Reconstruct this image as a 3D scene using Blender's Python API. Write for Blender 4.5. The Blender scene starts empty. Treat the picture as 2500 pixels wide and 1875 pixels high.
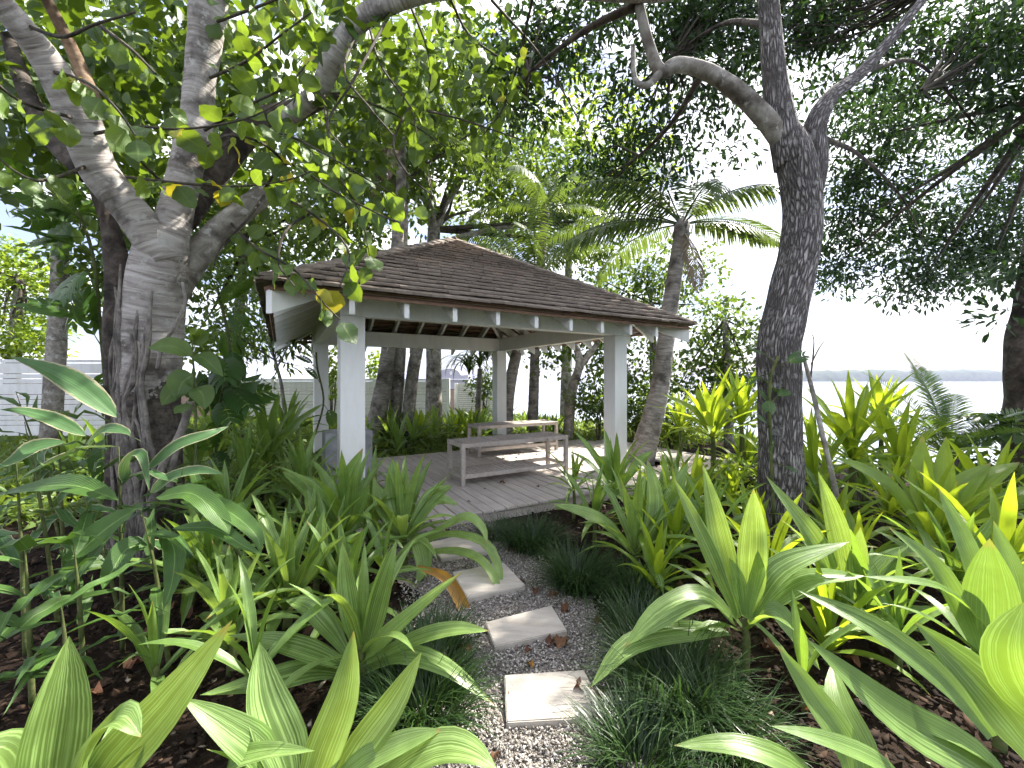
import bpy, math, random
import numpy as np
from mathutils import Vector, Matrix
random.seed(7); RNG = np.random.default_rng(7)
SC = bpy.context.scene
COL = SC.collection
R = math.radians

# ------------------------------------------------------------------ camera, sky, sun, exposure
F, Y0, EYE = 992.7, 927.7, 1.55            # focal length in photo pixels, horizon row, eye height
cam_d = bpy.data.cameras.new('camera'); cam = bpy.data.objects.new('camera', cam_d); COL.objects.link(cam)
cam.location = (0, 0, EYE); cam.rotation_euler = (R(90), 0, 0)
cam_d.sensor_width = 36; cam_d.lens = 36 * F / 2500; cam_d.shift_y = -(937.5 - Y0) / 2500
cam_d.clip_start = 0.05; cam_d.clip_end = 20000
SC.camera = cam

SUN_AZ, SUN_EL = R(57), R(50)               # azimuth from +Y towards +X
world = bpy.data.worlds.new('World'); SC.world = world; world.use_nodes = True
nt = world.node_tree; nt.nodes.clear()
def wn(t, **k):
    n = nt.nodes.new(t)
    for a, b in k.items(): setattr(n, a, b)
    return n
w_out = wn('ShaderNodeOutputWorld'); w_bg = wn('ShaderNodeBackground'); w_bg.inputs['Strength'].default_value = 0.12
w_sky = wn('ShaderNodeTexSky', sky_type='NISHITA', sun_disc=False, sun_elevation=SUN_EL, sun_rotation=SUN_AZ, dust_density=2.0)
w_tc = wn('ShaderNodeTexCoord'); w_map = wn('ShaderNodeMapping'); w_map.inputs['Scale'].default_value = (1.2, 1.2, 4.2); w_map.inputs['Location'].default_value = (0, 0, -2.25)
w_noise = wn('ShaderNodeTexNoise'); w_noise.inputs['Scale'].default_value = 2.6; w_noise.inputs['Detail'].default_value = 6
w_ramp = wn('ShaderNodeValToRGB'); w_ramp.color_ramp.elements[0].position = 0.45; w_ramp.color_ramp.elements[0].color = (0.0, 0.0, 0.0, 1)
w_ramp.color_ramp.elements[1].position = 0.58
w_mix = wn('ShaderNodeMixRGB'); w_mix.inputs['Color2'].default_value = (5.6, 5.7, 6.0, 1)
nt.links.new(w_tc.outputs['Generated'], w_map.inputs[0]); nt.links.new(w_map.outputs[0], w_noise.inputs['Vector'])
nt.links.new(w_noise.outputs['Fac'], w_ramp.inputs[0]); nt.links.new(w_ramp.outputs[0], w_mix.inputs['Fac'])
w_grey = wn('ShaderNodeMixRGB'); w_grey.inputs['Fac'].default_value = 0.6; w_grey.inputs['Color2'].default_value = (1.7, 1.85, 2.7, 1); nt.links.new(w_sky.outputs[0], w_grey.inputs['Color1'])
nt.links.new(w_grey.outputs[0], w_mix.inputs['Color1']); nt.links.new(w_mix.outputs[0], w_bg.inputs['Color'])
nt.links.new(w_bg.outputs[0], w_out.inputs['Surface'])
sun_d = bpy.data.lights.new('sun', 'SUN'); sun_d.energy = 5.0; sun_d.angle = R(0.6); sun_d.color = (1, 0.95, 0.86)
sun = bpy.data.objects.new('sun', sun_d); COL.objects.link(sun)
SUND = Vector((math.sin(SUN_AZ) * math.cos(SUN_EL), math.cos(SUN_AZ) * math.cos(SUN_EL), math.sin(SUN_EL)))
sun.rotation_euler = SUND.to_track_quat('Z', 'Y').to_euler(); sun.location = SUND * 30
SC.view_settings.view_transform = 'Standard'; SC.view_settings.look = 'None'
SC.view_settings.exposure = 1.85; SC.view_settings.gamma = 1; SC.view_settings.use_curve_mapping = False
SC.render.engine = 'CYCLES'
SC.cycles.use_denoising = True; SC.cycles.max_bounces = 4; SC.cycles.diffuse_bounces = 3; SC.cycles.adaptive_threshold = 0.04; SC.cycles.volume_bounces = 0; SC.cycles.glossy_bounces = 2
SC.cycles.transmission_bounces = 3; SC.cycles.sample_clamp_indirect = 6; SC.cycles.caustics_reflective = False; SC.cycles.caustics_refractive = False

# ------------------------------------------------------------------ positions
def U(px, py, d):
    """photo pixel at depth d (metres along the view axis) -> point"""
    return Vector(((px - 1250) / F * d, d, EYE - (py - Y0) / F * d))
PC, PS = math.cos(0.5168), math.sin(0.5168); PX, PY = -1.0184, 7.0102
def W(a, b, z):
    """pavilion frame: a along the front to the right, b to the back"""
    return Vector((PX + a * PC - b * PS, PY + a * PS + b * PC, z))
PROT = Matrix.Translation((PX, PY, 0)) @ Matrix.Rotation(0.5168, 4, 'Z')
def sstep(x): x = max(0.0, min(1.0, x)); return x * x * (3 - 2 * x)
def ground_z(x, y):
    s = 0.9 * x + 0.2 * y - 6.8
    s += max(0.0, y - 11.5) * 0.9 * sstep((x + 3.0) / 2.5)
    return -8.0 * sstep(s / 9.0) if s > 0 else 0.0

# ------------------------------------------------------------------ object helpers
def link(name, me, parent=None, mat=None, mw=None):
    o = bpy.data.objects.new(name, me); COL.objects.link(o)
    if parent is not None: o.parent = parent
    if mat is not None and me is not None and not me.materials: me.materials.append(mat)
    if mw is not None: o.matrix_local = mw
    return o
def tag(o, label=None, cat=None, group=None, kind=None):
    if label: o['label'] = label
    if cat: o['category'] = cat
    if group: o['group'] = group
    if kind: o['kind'] = kind
    return o
def empty(name, loc, label, cat, group=None):
    o = bpy.data.objects.new(name, None); COL.objects.link(o); o.location = loc; o.empty_display_size = 0.1
    return tag(o, label, cat, group)
def mesh(name, V, Fc, uv=None, smooth=False):
    me = bpy.data.meshes.new(name); me.from_pydata([tuple(v) for v in V], [], [tuple(f) for f in Fc])
    if uv is not None:
        l = me.uv_layers.new(name='UVMap'); idx = np.empty(len(me.loops), dtype=np.int32); me.loops.foreach_get('vertex_index', idx)
        l.data.foreach_set('uv', np.asarray(uv, dtype=np.float32)[idx].ravel())
    if smooth: me.polygons.foreach_set('use_smooth', [True] * len(me.polygons))
    me.update(); return me
def np_mesh(name, V, Fc, smooth=False, uv=None):
    """V (n,3), Fc (m,k) arrays"""
    V = np.asarray(V, np.float32); Fc = np.asarray(Fc, np.int32); k = Fc.shape[1]
    me = bpy.data.meshes.new(name); me.vertices.add(len(V)); me.vertices.foreach_set('co', V.ravel())
    me.loops.add(Fc.size); me.loops.foreach_set('vertex_index', Fc.ravel())
    me.polygons.add(len(Fc)); me.polygons.foreach_set('loop_start', np.arange(0, Fc.size, k, dtype=np.int32))
    try: me.polygons.foreach_set('loop_total', np.full(len(Fc), k, np.int32))
    except Exception: pass
    if uv is not None:
        l = me.uv_layers.new(name='UVMap'); l.data.foreach_set('uv', np.asarray(uv, np.float32)[Fc.ravel()].ravel())
    if smooth: me.polygons.foreach_set('use_smooth', np.ones(len(Fc), bool))
    me.update(calc_edges=True); me.validate(); return me
class MB:
    """collects shapes into one mesh"""
    def __init__(s): s.v = []; s.f = []
    def add(s, V, Fc):
        n = len(s.v); s.v += [tuple(v) for v in V]; s.f += [tuple(i + n for i in f) for f in Fc]; return s
    def box(s, x0, x1, y0, y1, z0, z1, bev=0.0):
        if bev <= 0:
            V = [(x, y, z) for z in (z0, z1) for y in (y0, y1) for x in (x0, x1)]
            return s.add(V, [(0, 2, 3, 1), (4, 5, 7, 6), (0, 1, 5, 4), (2, 6, 7, 3), (0, 4, 6, 2), (1, 3, 7, 5)])
        b = bev; V = []
        for z, zi in ((z0, b), (z1, -b)):
            for y, yi in ((y0, b), (y1, -b)):
                for x, xi in ((x0, b), (x1, -b)):
                    V += [(x, y + yi, z + zi), (x + xi, y, z + zi), (x + xi, y + yi, z)]
        def c(ix, iy, iz, ax): return (iz * 4 + iy * 2 + ix) * 3 + ax
        Fc = [[c(0, 0, 0, 0), c(0, 0, 1, 0), c(0, 1, 1, 0), c(0, 1, 0, 0)], [c(1, 0, 0, 0), c(1, 1, 0, 0), c(1, 1, 1, 0), c(1, 0, 1, 0)],
              [c(0, 0, 0, 1), c(1, 0, 0, 1), c(1, 0, 1, 1), c(0, 0, 1, 1)], [c(0, 1, 0, 1), c(0, 1, 1, 1), c(1, 1, 1, 1), c(1, 1, 0, 1)],
              [c(0, 0, 0, 2), c(0, 1, 0, 2), c(1, 1, 0, 2), c(1, 0, 0, 2)], [c(0, 0, 1, 2), c(1, 0, 1, 2), c(1, 1, 1, 2), c(0, 1, 1, 2)]]
        for p in (0, 1):
            for q in (0, 1):
                Fc.append([c(0, p, q, 1), c(1, p, q, 1), c(1, p, q, 2), c(0, p, q, 2)])
                Fc.append([c(p, 0, q, 0), c(p, 1, q, 0), c(p, 1, q, 2), c(p, 0, q, 2)])
                Fc.append([c(p, q, 0, 0), c(p, q, 1, 0), c(p, q, 1, 1), c(p, q, 0, 1)])
        for iz in (0, 1):
            for iy in (0, 1):
                for ix in (0, 1): Fc.append([c(ix, iy, iz, 0), c(ix, iy, iz, 1), c(ix, iy, iz, 2)])
        return s.add(V, Fc)
    def prism(s, P, off):
        """closed polygon P (3-D points) swept by off"""
        n = len(P); off = Vector(off); V = [Vector(p) for p in P]; V = V + [p + off for p in V]
        Fc = [tuple(range(n))[::-1], tuple(range(n, 2 * n))] + [(i, (i + 1) % n, n + (i + 1) % n, n + i) for i in range(n)]
        return s.add(V, Fc)
    def mesh(s, name): 
        me = mesh(name, s.v, s.f)
        import bmesh
        bm = bmesh.new(); bm.from_mesh(me); bmesh.ops.recalc_face_normals(bm, faces=bm.faces); bm.to_mesh(me); bm.free()
        return me
def part(name, mb, parent, mat, mw=None): return link(name, mb.mesh(name), parent, mat, mw)

def smooth_path(P, n):
    """Catmull-Rom through the rows of P, n samples"""
    P = np.asarray(P, float); m = len(P); Q = np.vstack([2 * P[0] - P[1], P, 2 * P[-1] - P[-2]]); out = []
    for t in np.linspace(0, m - 1, n):
        i = min(int(t), m - 2); u = t - i; a, b, c, d = Q[i], Q[i + 1], Q[i + 2], Q[i + 3]
        out.append(0.5 * ((2 * b) + (c - a) * u + (2 * a - 5 * b + 4 * c - d) * u * u + (3 * b - a - 3 * c + d) * u ** 3))
    return np.array(out)
def tube(P, rad, seg=12, n=None, rough=0.0, name='limb', cap=True, freq=6.0, rings=0.0, ringstep=0.07):
    """smooth tube with uv in metres (u round, v along)"""
    P = np.asarray([tuple(p) for p in P], float); PR = np.column_stack([P, np.asarray(rad, float)])
    n = n or max(6, 5 * (len(P) - 1)); S = smooth_path(PR, n); C, rr = S[:, :3], np.maximum(S[:, 3], 0.002)
    T = np.gradient(C, axis=0); T /= np.linalg.norm(T, axis=1)[:, None]
    a = np.array([1, 0, 0.]) if abs(T[0][0]) < 0.8 else np.array([0, 1, 0.]); N = np.cross(T[0], a); N /= np.linalg.norm(N)
    L = np.concatenate([[0], np.cumsum(np.linalg.norm(np.diff(C, axis=0), axis=1))]); V = []; UV = []
    ph = RNG.uniform(0, 6.28, 8)
    for i in range(n):
        N = N - T[i] * (N @ T[i]); N /= np.linalg.norm(N); B = np.cross(T[i], N)
        for j in range(seg + 1):
            th = 2 * math.pi * j / seg; r = rr[i]
            if rough: r *= 1 + rough * (math.sin(2 * th + ph[0] + L[i] * freq * .35) * .5 + math.sin(3 * th + ph[1] - L[i] * freq * .6) * .4 + math.sin(5 * th + ph[2] + L[i] * freq) * .25 + math.sin(L[i] * freq * 1.7 + ph[3]) * .3)
            if rings: r *= 1 + rings * (1 - ((L[i] / ringstep) % 1.0))
            V.append(C[i] + r * (math.cos(th) * N + math.sin(th) * B)); UV.append((th * rr[i], L[i]))
    Fc = [(i * (seg + 1) + j, i * (seg + 1) + j + 1, (i + 1) * (seg + 1) + j + 1, (i + 1) * (seg + 1) + j) for i in range(n - 1) for j in range(seg)]
    if cap:
        for i in (0, n - 1):
            V.append(C[i]); UV.append((0, L[i])); k = len(V) - 1
            for j in range(seg):
                q = (i * (seg + 1) + j, i * (seg + 1) + j + 1); Fc.append((k, q[1], q[0]) if i == 0 else (k, q[0], q[1]))
    return mesh(name, V, Fc, UV, True)

def strip(P, wd, hw, nc=5, fold=0.25, und=0.0, undf=9.0, name='leaf', nrm=None, pleat=0.0, n=None):
    """leaf blade: P path, wd width direction(s), hw half width per sample; fold lifts the margins"""
    P = np.asarray(P, float); m = len(P); T = np.gradient(P, axis=0); T /= np.linalg.norm(T, axis=1)[:, None] + 1e-9
    V = []; UV = []; ph = RNG.uniform(0, 6.28)
    L = np.concatenate([[0], np.cumsum(np.linalg.norm(np.diff(P, axis=0), axis=1))]); Lt = L[-1]
    for i in range(m):
        w = np.asarray(wd[i] if np.ndim(wd) == 2 else wd, float); w = w - T[i] * (w @ T[i]); w /= np.linalg.norm(w) + 1e-9
        nn = np.cross(w, T[i])
        if nrm is not None and nn @ np.asarray(nrm) < 0: nn = -nn
        for j in range(nc):
            u = -1 + 2 * j / (nc - 1); h = hw[i]
            off = fold * abs(u) * h + und * h * abs(u) * math.sin(undf * L[i] / Lt + ph + (1.7 if u > 0 else 0)) + (pleat * h * (1 if j % 2 else -1))
            V.append(P[i] + w * u * h * math.sqrt(max(0.05, 1 - (fold * .5) ** 2)) + nn * off); UV.append(((u + 1) / 2, i / (m - 1)))
    Fc = [(i * nc + j, i * nc + j + 1, (i + 1) * nc + j + 1, (i + 1) * nc + j) for i in range(m - 1) for j in range(nc - 1)]
    return mesh(name, V, Fc, UV, True)
def w_strap(t, mx=0.45, b=0.42, pw=2.0):
    if t < mx: s = t / mx; return b + (1 - b) * (s * s * (3 - 2 * s))
    s = (t - mx) / (1 - mx); return max(0.0, 1 - s ** pw)
def w_ovate(t, mx=0.38):
    if t < mx: return math.sin(t / mx * math.pi / 2) ** 0.62
    s = (t - mx) / (1 - mx); return max(0.0, math.cos(s * math.pi / 2)) ** 0.85
def w_lance(t): return (math.sin(math.pi * t ** 0.75) ** 0.85) * (1 - .25 * t) if 0 < t < 1 else 0.0

# ------------------------------------------------------------------ materials
class NT:
    def __init__(s, name):
        s.m = bpy.data.materials.new(name); s.m.use_nodes = True; s.t = s.m.node_tree; s.t.nodes.clear()
        s.out = s.n('ShaderNodeOutputMaterial')
    def n(s, t, **k):
        n = s.t.nodes.new(t)
        for a, b in k.items():
            if hasattr(n, a): setattr(n, a, b)
        return n
    def l(s, a, b): s.t.links.new(a, b)
    def val(s, node, **k):
        for a, b in k.items(): node.inputs[a.replace('_', ' ')].default_value = b
        return node
    def bsdf(s, col=None, rough=0.6, spec=0.4):
        b = s.n('ShaderNodeBsdfPrincipled'); b.inputs['Roughness'].default_value = rough; b.inputs['Specular IOR Level'].default_value = spec
        if col is not None:
            if isinstance(col, (tuple, list)): b.inputs['Base Color'].default_value = (*col, 1)
            else: s.l(col, b.inputs['Base Color'])
        return b
    def coord(s, kind='Object', scale=(1, 1, 1)):
        c = s.n('ShaderNodeTexCoord'); m = s.n('ShaderNodeMapping'); m.inputs['Scale'].default_value = scale
        s.l(c.outputs[kind], m.inputs[0]); return m.outputs[0]
    def noise(s, vec, scale=5, detail=4, rough=0.55, dist=0.0):
        n = s.n('ShaderNodeTexNoise'); n.inputs['Scale'].default_value = scale; n.inputs['Detail'].default_value = detail
        n.inputs['Roughness'].default_value = rough; n.inputs['Distortion'].default_value = dist
        if vec is not None: s.l(vec, n.inputs['Vector'])
        return n.outputs['Fac']
    def ramp(s, fac, stops):
        r = s.n('ShaderNodeValToRGB'); cr = r.color_ramp
        while len(cr.elements) < len(stops): cr.elements.new(0.5)
        for e, (p, c) in zip(cr.elements, stops): e.position = p; e.color = (*c, 1) if len(c) == 3 else c
        s.l(fac, r.inputs[0]); return r.outputs[0]
    def mix(s, fac, a, b, mode='MIX'):
        m = s.n('ShaderNodeMixRGB', blend_type=mode)
        for inp, v in (('Fac', fac), ('Color1', a), ('Color2', b)):
            if isinstance(v, (int, float)): m.inputs[inp].default_value = v
            elif isinstance(v, (tuple, list)): m.inputs[inp].default_value = (*v, 1)
            else: s.l(v, m.inputs[inp])
        return m.outputs[0]
    def math(s, op, a, b=None):
        m = s.n('ShaderNodeMath', operation=op)
        for i, v in enumerate((a, b)):
            if v is None: continue
            if isinstance(v, (int, float)): m.inputs[i].default_value = v
            else: s.l(v, m.inputs[i])
        return m.outputs[0]
    def bump(s, b, h, strength=0.4, dist=0.02):
        n = s.n('ShaderNodeBump'); n.inputs['Strength'].default_value = strength; n.inputs['Distance'].default_value = dist
        s.l(h, n.inputs['Height']); s.l(n.outputs[0], b.inputs['Normal'])
    def done(s, b): s.l(b.outputs[0], s.out.inputs['Surface']); return s.m
M = {}
def foliage(name, dark, light, trans, tfac=0.4, rough=0.38, source='object', stripes=0.0, midrib=None, spec=0.45, yellow=0.0, edge=None, sfreq=26):
    t = NT(name)
    if source == 'object': rnd = t.n('ShaderNodeObjectInfo').outputs['Random']
    else: rnd = t.n('ShaderNodeNewGeometry').outputs['Random Per Island']
    col = t.mix(rnd, dark, light)
    uvm = t.n('ShaderNodeTexCoord').outputs['UV']
    sep = t.n('ShaderNodeSeparateXYZ'); t.l(uvm, sep.inputs[0]); u, v = sep.outputs[0], sep.outputs[1]
    h = None
    if stripes:
        mp = t.n('ShaderNodeMapping'); mp.inputs['Scale'].default_value = (sfreq, 0.7, 1); t.l(uvm, mp.inputs[0])
        off = t.n('ShaderNodeCombineXYZ'); t.l(t.math('MULTIPLY', rnd, 90.0), off.inputs[1]); t.l(off.outputs[0], mp.inputs['Location'])
        st = t.noise(mp.outputs[0], 1.0, 2, 0.5); fac = t.ramp(st, [(0.46, (0, 0, 0)), (0.62, (1, 1, 1))])
        col = t.mix(t.math('MULTIPLY', fac, stripes), col, [min(1, c * 1.9 + 0.03) for c in light]); h = st
    if edge:
        e = t.math('ABSOLUTE', t.math('SUBTRACT', u, 0.5)); ns = t.noise(t.coord('UV', (3, 9, 1)), 2, 3)
        ef = t.ramp(t.math('ADD', e, t.math('MULTIPLY', t.math('SUBTRACT', ns, 0.5), 0.22)), [(0.40, (0, 0, 0)), (0.47, (1, 1, 1))]); col = t.mix(ef, col, edge)
    if midrib:
        e = t.math('ABSOLUTE', t.math('SUBTRACT', u, 0.5)); mf = t.ramp(e, [(0.012, (1, 1, 1)), (0.04, (0, 0, 0))])
        col = t.mix(t.math('MULTIPLY', mf, 0.75), col, midrib)
        ve = t.n('ShaderNodeTexWave', wave_type='BANDS', bands_direction='DIAGONAL'); mp = t.n('ShaderNodeMapping')
        cmb = t.n('ShaderNodeCombineXYZ'); t.l(e, cmb.inputs[0]); t.l(v, cmb.inputs[1]); t.l(cmb.outputs[0], mp.inputs[0]); mp.inputs['Scale'].default_value = (-5.0, 6.0, 1)
        t.l(mp.outputs[0], ve.inputs['Vector']); ve.inputs['Scale'].default_value = 1.6; h = ve.outputs['Fac']
        col = t.mix(t.math('MULTIPLY', t.ramp(h, [(0.8, (0, 0, 0)), (1.0, (1, 1, 1))]), 0.25), col, midrib)
    if source == 'object': blot = t.noise(t.coord('Object', (1, 1, 1)), 14, 2); col = t.mix(t.ramp(blot, [(0.35, (0.35, 0.35, 0.35)), (0.7, (0, 0, 0))]), col, [c * 0.55 for c in dark])
    if stripes and not edge:
        tn = t.noise(t.coord('UV', (9, 4, 1)), 2, 3); tip = t.ramp(t.math('ADD', v, t.math('MULTIPLY', t.math('SUBTRACT', tn, t.math('SUBTRACT', 1.0, rnd)), 0.10)), [(0.965, (0, 0, 0)), (1.0, (1, 1, 1))]); col = t.mix(tip, col, (0.30, 0.20, 0.07))
    tcol = t.mix(0.55, col, trans, 'MIX')
    if yellow:
        yf = t.ramp(rnd, [(1 - yellow - 0.01, (0, 0, 0)), (1 - yellow, (1, 1, 1))]); yl = t.mix(blot, (0.42, 0.36, 0.03), (0.25, 0.30, 0.03)); col = t.mix(yf, col, yl); tcol = t.mix(yf, tcol, (0.6, 0.5, 0.03))
    b = t.bsdf(col, rough, spec); tr = t.n('ShaderNodeBsdfTranslucent'); t.l(tcol, tr.inputs['Color'])
    if h is not None: t.bump(b, h, 0.35, 0.004)
    mx = t.n('ShaderNodeMixShader'); mx.inputs[0].default_value = tfac; t.l(b.outputs[0], mx.inputs[1]); t.l(tr.outputs[0], mx.inputs[2])
    M[name] = t.done(mx); return M[name]
foliage('lily', (0.085, 0.16, 0.035), (0.16, 0.255, 0.06), (0.34, 0.52, 0.02), 0.42, 0.33, stripes=0.7)
foliage('lily_pale', (0.11, 0.19, 0.045), (0.19, 0.29, 0.08), (0.42, 0.56, 0.03), 0.44, 0.32, stripes=0.95)
foliage('lily_lime_backlit', (0.12, 0.22, 0.022), (0.19, 0.30, 0.035), (0.62, 0.74, 0.02), 0.54, 0.36, stripes=0.3)  # lime-green lily, with some of the backlit glow put into its colour
foliage('ginger', (0.045, 0.105, 0.02), (0.08, 0.16, 0.032), (0.16, 0.3, 0.03), 0.3, 0.42, midrib=(0.22, 0.36, 0.10), spec=0.35)
foliage('ginger_edge', (0.04, 0.10, 0.03), (0.07, 0.15, 0.05), (0.25, 0.35, 0.08), 0.3, 0.5, stripes=0.5, edge=(0.42, 0.38, 0.24), sfreq=18, spec=.3)
foliage('broad_leaf', (0.035, 0.085, 0.022), (0.115, 0.19, 0.04), (0.42, 0.58, 0.02), 0.4, 0.42, midrib=(0.2, 0.28, 0.08), yellow=0.06)
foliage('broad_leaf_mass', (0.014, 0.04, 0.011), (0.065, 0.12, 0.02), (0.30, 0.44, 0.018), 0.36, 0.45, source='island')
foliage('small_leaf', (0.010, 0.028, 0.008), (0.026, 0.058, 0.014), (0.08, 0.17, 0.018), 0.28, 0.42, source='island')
foliage('mid_leaf', (0.03, 0.07, 0.018), (0.075, 0.135, 0.025), (0.30, 0.42, 0.03), 0.4, 0.45, source='island')
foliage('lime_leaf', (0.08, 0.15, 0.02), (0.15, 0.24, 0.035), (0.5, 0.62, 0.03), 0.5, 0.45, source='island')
foliage('palm_leaf', (0.025, 0.055, 0.016), (0.06, 0.105, 0.025), (0.26, 0.36, 0.04), 0.35, 0.35, source='island')
foliage('cycad_leaf', (0.04, 0.085, 0.03), (0.07, 0.13, 0.035), (0.28, 0.44, 0.03), 0.35, 0.25, source='island', spec=0.7)
foliage('split_leaf', (0.025, 0.075, 0.02), (0.07, 0.15, 0.025), (0.2, 0.36, 0.02), 0.35, 0.33, midrib=(0.16, 0.26, 0.08))
foliage('grass_blade', (0.014, 0.036, 0.012), (0.042, 0.08, 0.022), (0.10, 0.2, 0.03), 0.25, 0.38, source='island', spec=0.35)
foliage('cover_leaf', (0.06, 0.11, 0.02), (0.12, 0.19, 0.03), (0.35, 0.45, 0.04), 0.4, 0.5, source='island')
foliage('dead_leaf', (0.10, 0.035, 0.018), (0.22, 0.11, 0.05), (0.3, 0.12, 0.04), 0.2, 0.65, midrib=(0.25, 0.15, 0.08))
foliage('dead_frond', (0.11, 0.075, 0.045), (0.24, 0.19, 0.14), (0.2, 0.14, 0.08), 0.2, 0.7, source='island')
foliage('orange_leaf', (0.36, 0.20, 0.045), (0.40, 0.20, 0.03), (0.5, 0.27, 0.03), 0.35, 0.45, stripes=0.25)

def bark(name, c0, c1, c2, su, sv, bs=0.7, dist=0.02, lichen=None, fiss=False, low=0.0):
    t = NT(name); uv = t.coord('UV', (su, sv, 1)); n = t.noise(uv, 1.0, 6, 0.65, 0.6)
    col = t.ramp(n, [(0.3, c0), (0.5, c1), (0.72, c2)]); h = n
    if fiss:
        v = t.n('ShaderNodeTexVoronoi', feature='DISTANCE_TO_EDGE'); wob = t.n('ShaderNodeVectorMath', operation='ADD')
        nz = t.n('ShaderNodeTexNoise'); nz.inputs['Scale'].default_value = 0.8; nz.inputs['Detail'].default_value = 5; t.l(uv, nz.inputs['Vector']); t.l(nz.outputs['Color'], wob.inputs[0]); t.l(uv, wob.inputs[1])
        t.l(wob.outputs[0], v.inputs['Vector']); v.inputs['Scale'].default_value = 1.6
        crack = t.ramp(v.outputs['Distance'], [(0.0, (0, 0, 0)), (0.28, (1, 1, 1))]); col = t.mix(crack, [c * 0.35 for c in c0], col); h = t.math('ADD', t.math('MULTIPLY', n, 0.4), crack)
    big = t.noise(t.coord('Object'), 3.5, 4, 0.6); col = t.mix(t.ramp(big, [(0.48, (0, 0, 0)), (0.66, (1, 1, 1))]), col, [c * 0.6 for c in c0])
    if lichen:
        li = t.noise(t.coord('Object', (1, 1, 1)), 9, 5, 0.7); col = t.mix(t.ramp(li, [(0.56, (0, 0, 0)), (0.64, (0.8, 0.8, 0.8))]), col, lichen)
    if low:      # darker, rougher bark on the lower trunk with a ragged upper edge
        sp = t.n('ShaderNodeSeparateXYZ'); t.l(t.n('ShaderNodeTexCoord').outputs['UV'], sp.inputs[0]); rg = t.noise(t.coord('Object'), 2.6, 5, 0.6); dk = t.ramp(t.math('ADD', sp.outputs[1], t.math('MULTIPLY', rg, 1.4)), [(0.0, (1, 1, 1)), (1.0, (0, 0, 0))])
        edge_ = t.math('LESS_THAN', t.math('ADD', sp.outputs[1], t.math('MULTIPLY', t.math('SUBTRACT', rg, 0.5), 1.5)), low); dn = t.noise(t.coord('Object'), 22, 5, 0.65); col = t.mix(edge_, col, t.ramp(dn, [(0.35, (0.03, 0.025, 0.02)), (0.7, (0.13, 0.11, 0.09))])); h = t.math('ADD', h, t.math('MULTIPLY', dn, 0.8))
    b = t.bsdf(col, 0.85, 0.2); t.bump(b, h, bs, dist); M[name] = t.done(b)
bark('bark_smooth', (0.14, 0.12, 0.105), (0.34, 0.31, 0.285), (0.54, 0.51, 0.48), 2.2, 22.0, 0.8, 0.018, lichen=(0.42, 0.41, 0.38))
bark('bark_trunk', (0.14, 0.12, 0.105), (0.34, 0.31, 0.285), (0.54, 0.51, 0.48), 2.2, 22.0, 0.8, 0.018, lichen=(0.42, 0.41, 0.38), low=1.55)
bark('bark_dark', (0.03, 0.025, 0.02), (0.075, 0.06, 0.05), (0.14, 0.12, 0.10), 9, 9, 0.9, 0.03)
bark('bark_root', (0.09, 0.08, 0.07), (0.19, 0.17, 0.15), (0.3, 0.27, 0.24), 20, 14, 0.5, 0.006)
bark('bark_fissured', (0.18, 0.16, 0.15), (0.34, 0.31, 0.295), (0.50, 0.47, 0.455), 24.0, 4.5, 1.0, 0.03, fiss=True, lichen=(0.33, 0.32, 0.30))
bark('bark_mottled', (0.12, 0.10, 0.08), (0.24, 0.22, 0.19), (0.40, 0.38, 0.34), 9, 7, 0.7, 0.015, lichen=(0.45, 0.44, 0.41))
bark('bark_palm', (0.13, 0.115, 0.10), (0.27, 0.245, 0.22), (0.42, 0.39, 0.36), 5, 22, 0.9, 0.02)
bark('bark_brown', (0.09, 0.055, 0.03), (0.2, 0.135, 0.085), (0.3, 0.22, 0.15), 8, 16, 0.8, 0.015)
bark('twig', (0.035, 0.03, 0.025), (0.07, 0.06, 0.045), (0.12, 0.10, 0.08), 30, 30, 0.4, 0.003)
bark('stem', (0.05, 0.075, 0.02), (0.09, 0.11, 0.035), (0.15, 0.14, 0.07), 20, 30, 0.4, 0.004)

def wood(name, c0, c1, grain=(1.2, 22, 22), rough=0.75, var=0.25, knots=False):
    t = NT(name); oi = t.n('ShaderNodeObjectInfo'); c = t.n('ShaderNodeTexCoord'); add = t.n('ShaderNodeVectorMath', operation='ADD'); loc = t.n('ShaderNodeCombineXYZ')
    t.l(t.math('MULTIPLY', oi.outputs['Random'], 37.0), loc.inputs[0]); t.l(t.math('MULTIPLY', oi.outputs['Random'], 91.0), loc.inputs[1]); t.l(c.outputs['Object'], add.inputs[0]); t.l(loc.outputs[0], add.inputs[1])
    mp = t.n('ShaderNodeMapping'); mp.inputs['Scale'].default_value = grain; t.l(add.outputs[0], mp.inputs[0])
    n = t.noise(mp.outputs[0], 2.0, 6, 0.65, 0.4); n2 = t.noise(add.outputs[0], 3.0, 4)
    col = t.ramp(n, [(0.3, c0), (0.7, c1)]); col = t.mix(t.math('MULTIPLY', oi.outputs['Random'], var), col, [x * 0.55 for x in c0])
    col = t.mix(t.ramp(n2, [(0.45, (0, 0, 0)), (0.75, (0.5, 0.5, 0.5))]), col, [x * 0.6 for x in c0])
    b = t.bsdf(col, rough, 0.25); t.bump(b, n, 0.35, 0.004); M[name] = t.done(b)
wood('deck_wood', (0.40, 0.35, 0.31), (0.60, 0.545, 0.49), (22, 1.2, 22))
wood('bench_wood', (0.34, 0.295, 0.255), (0.52, 0.47, 0.425), (9, 9, 9))
wood('shingle_wood', (0.17, 0.135, 0.11), (0.34, 0.285, 0.235), (14, 2.5, 14), 0.85, 0.45)
wood('batten_wood', (0.15, 0.085, 0.055), (0.27, 0.17, 0.12), (2, 2, 14), 0.8)
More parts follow.
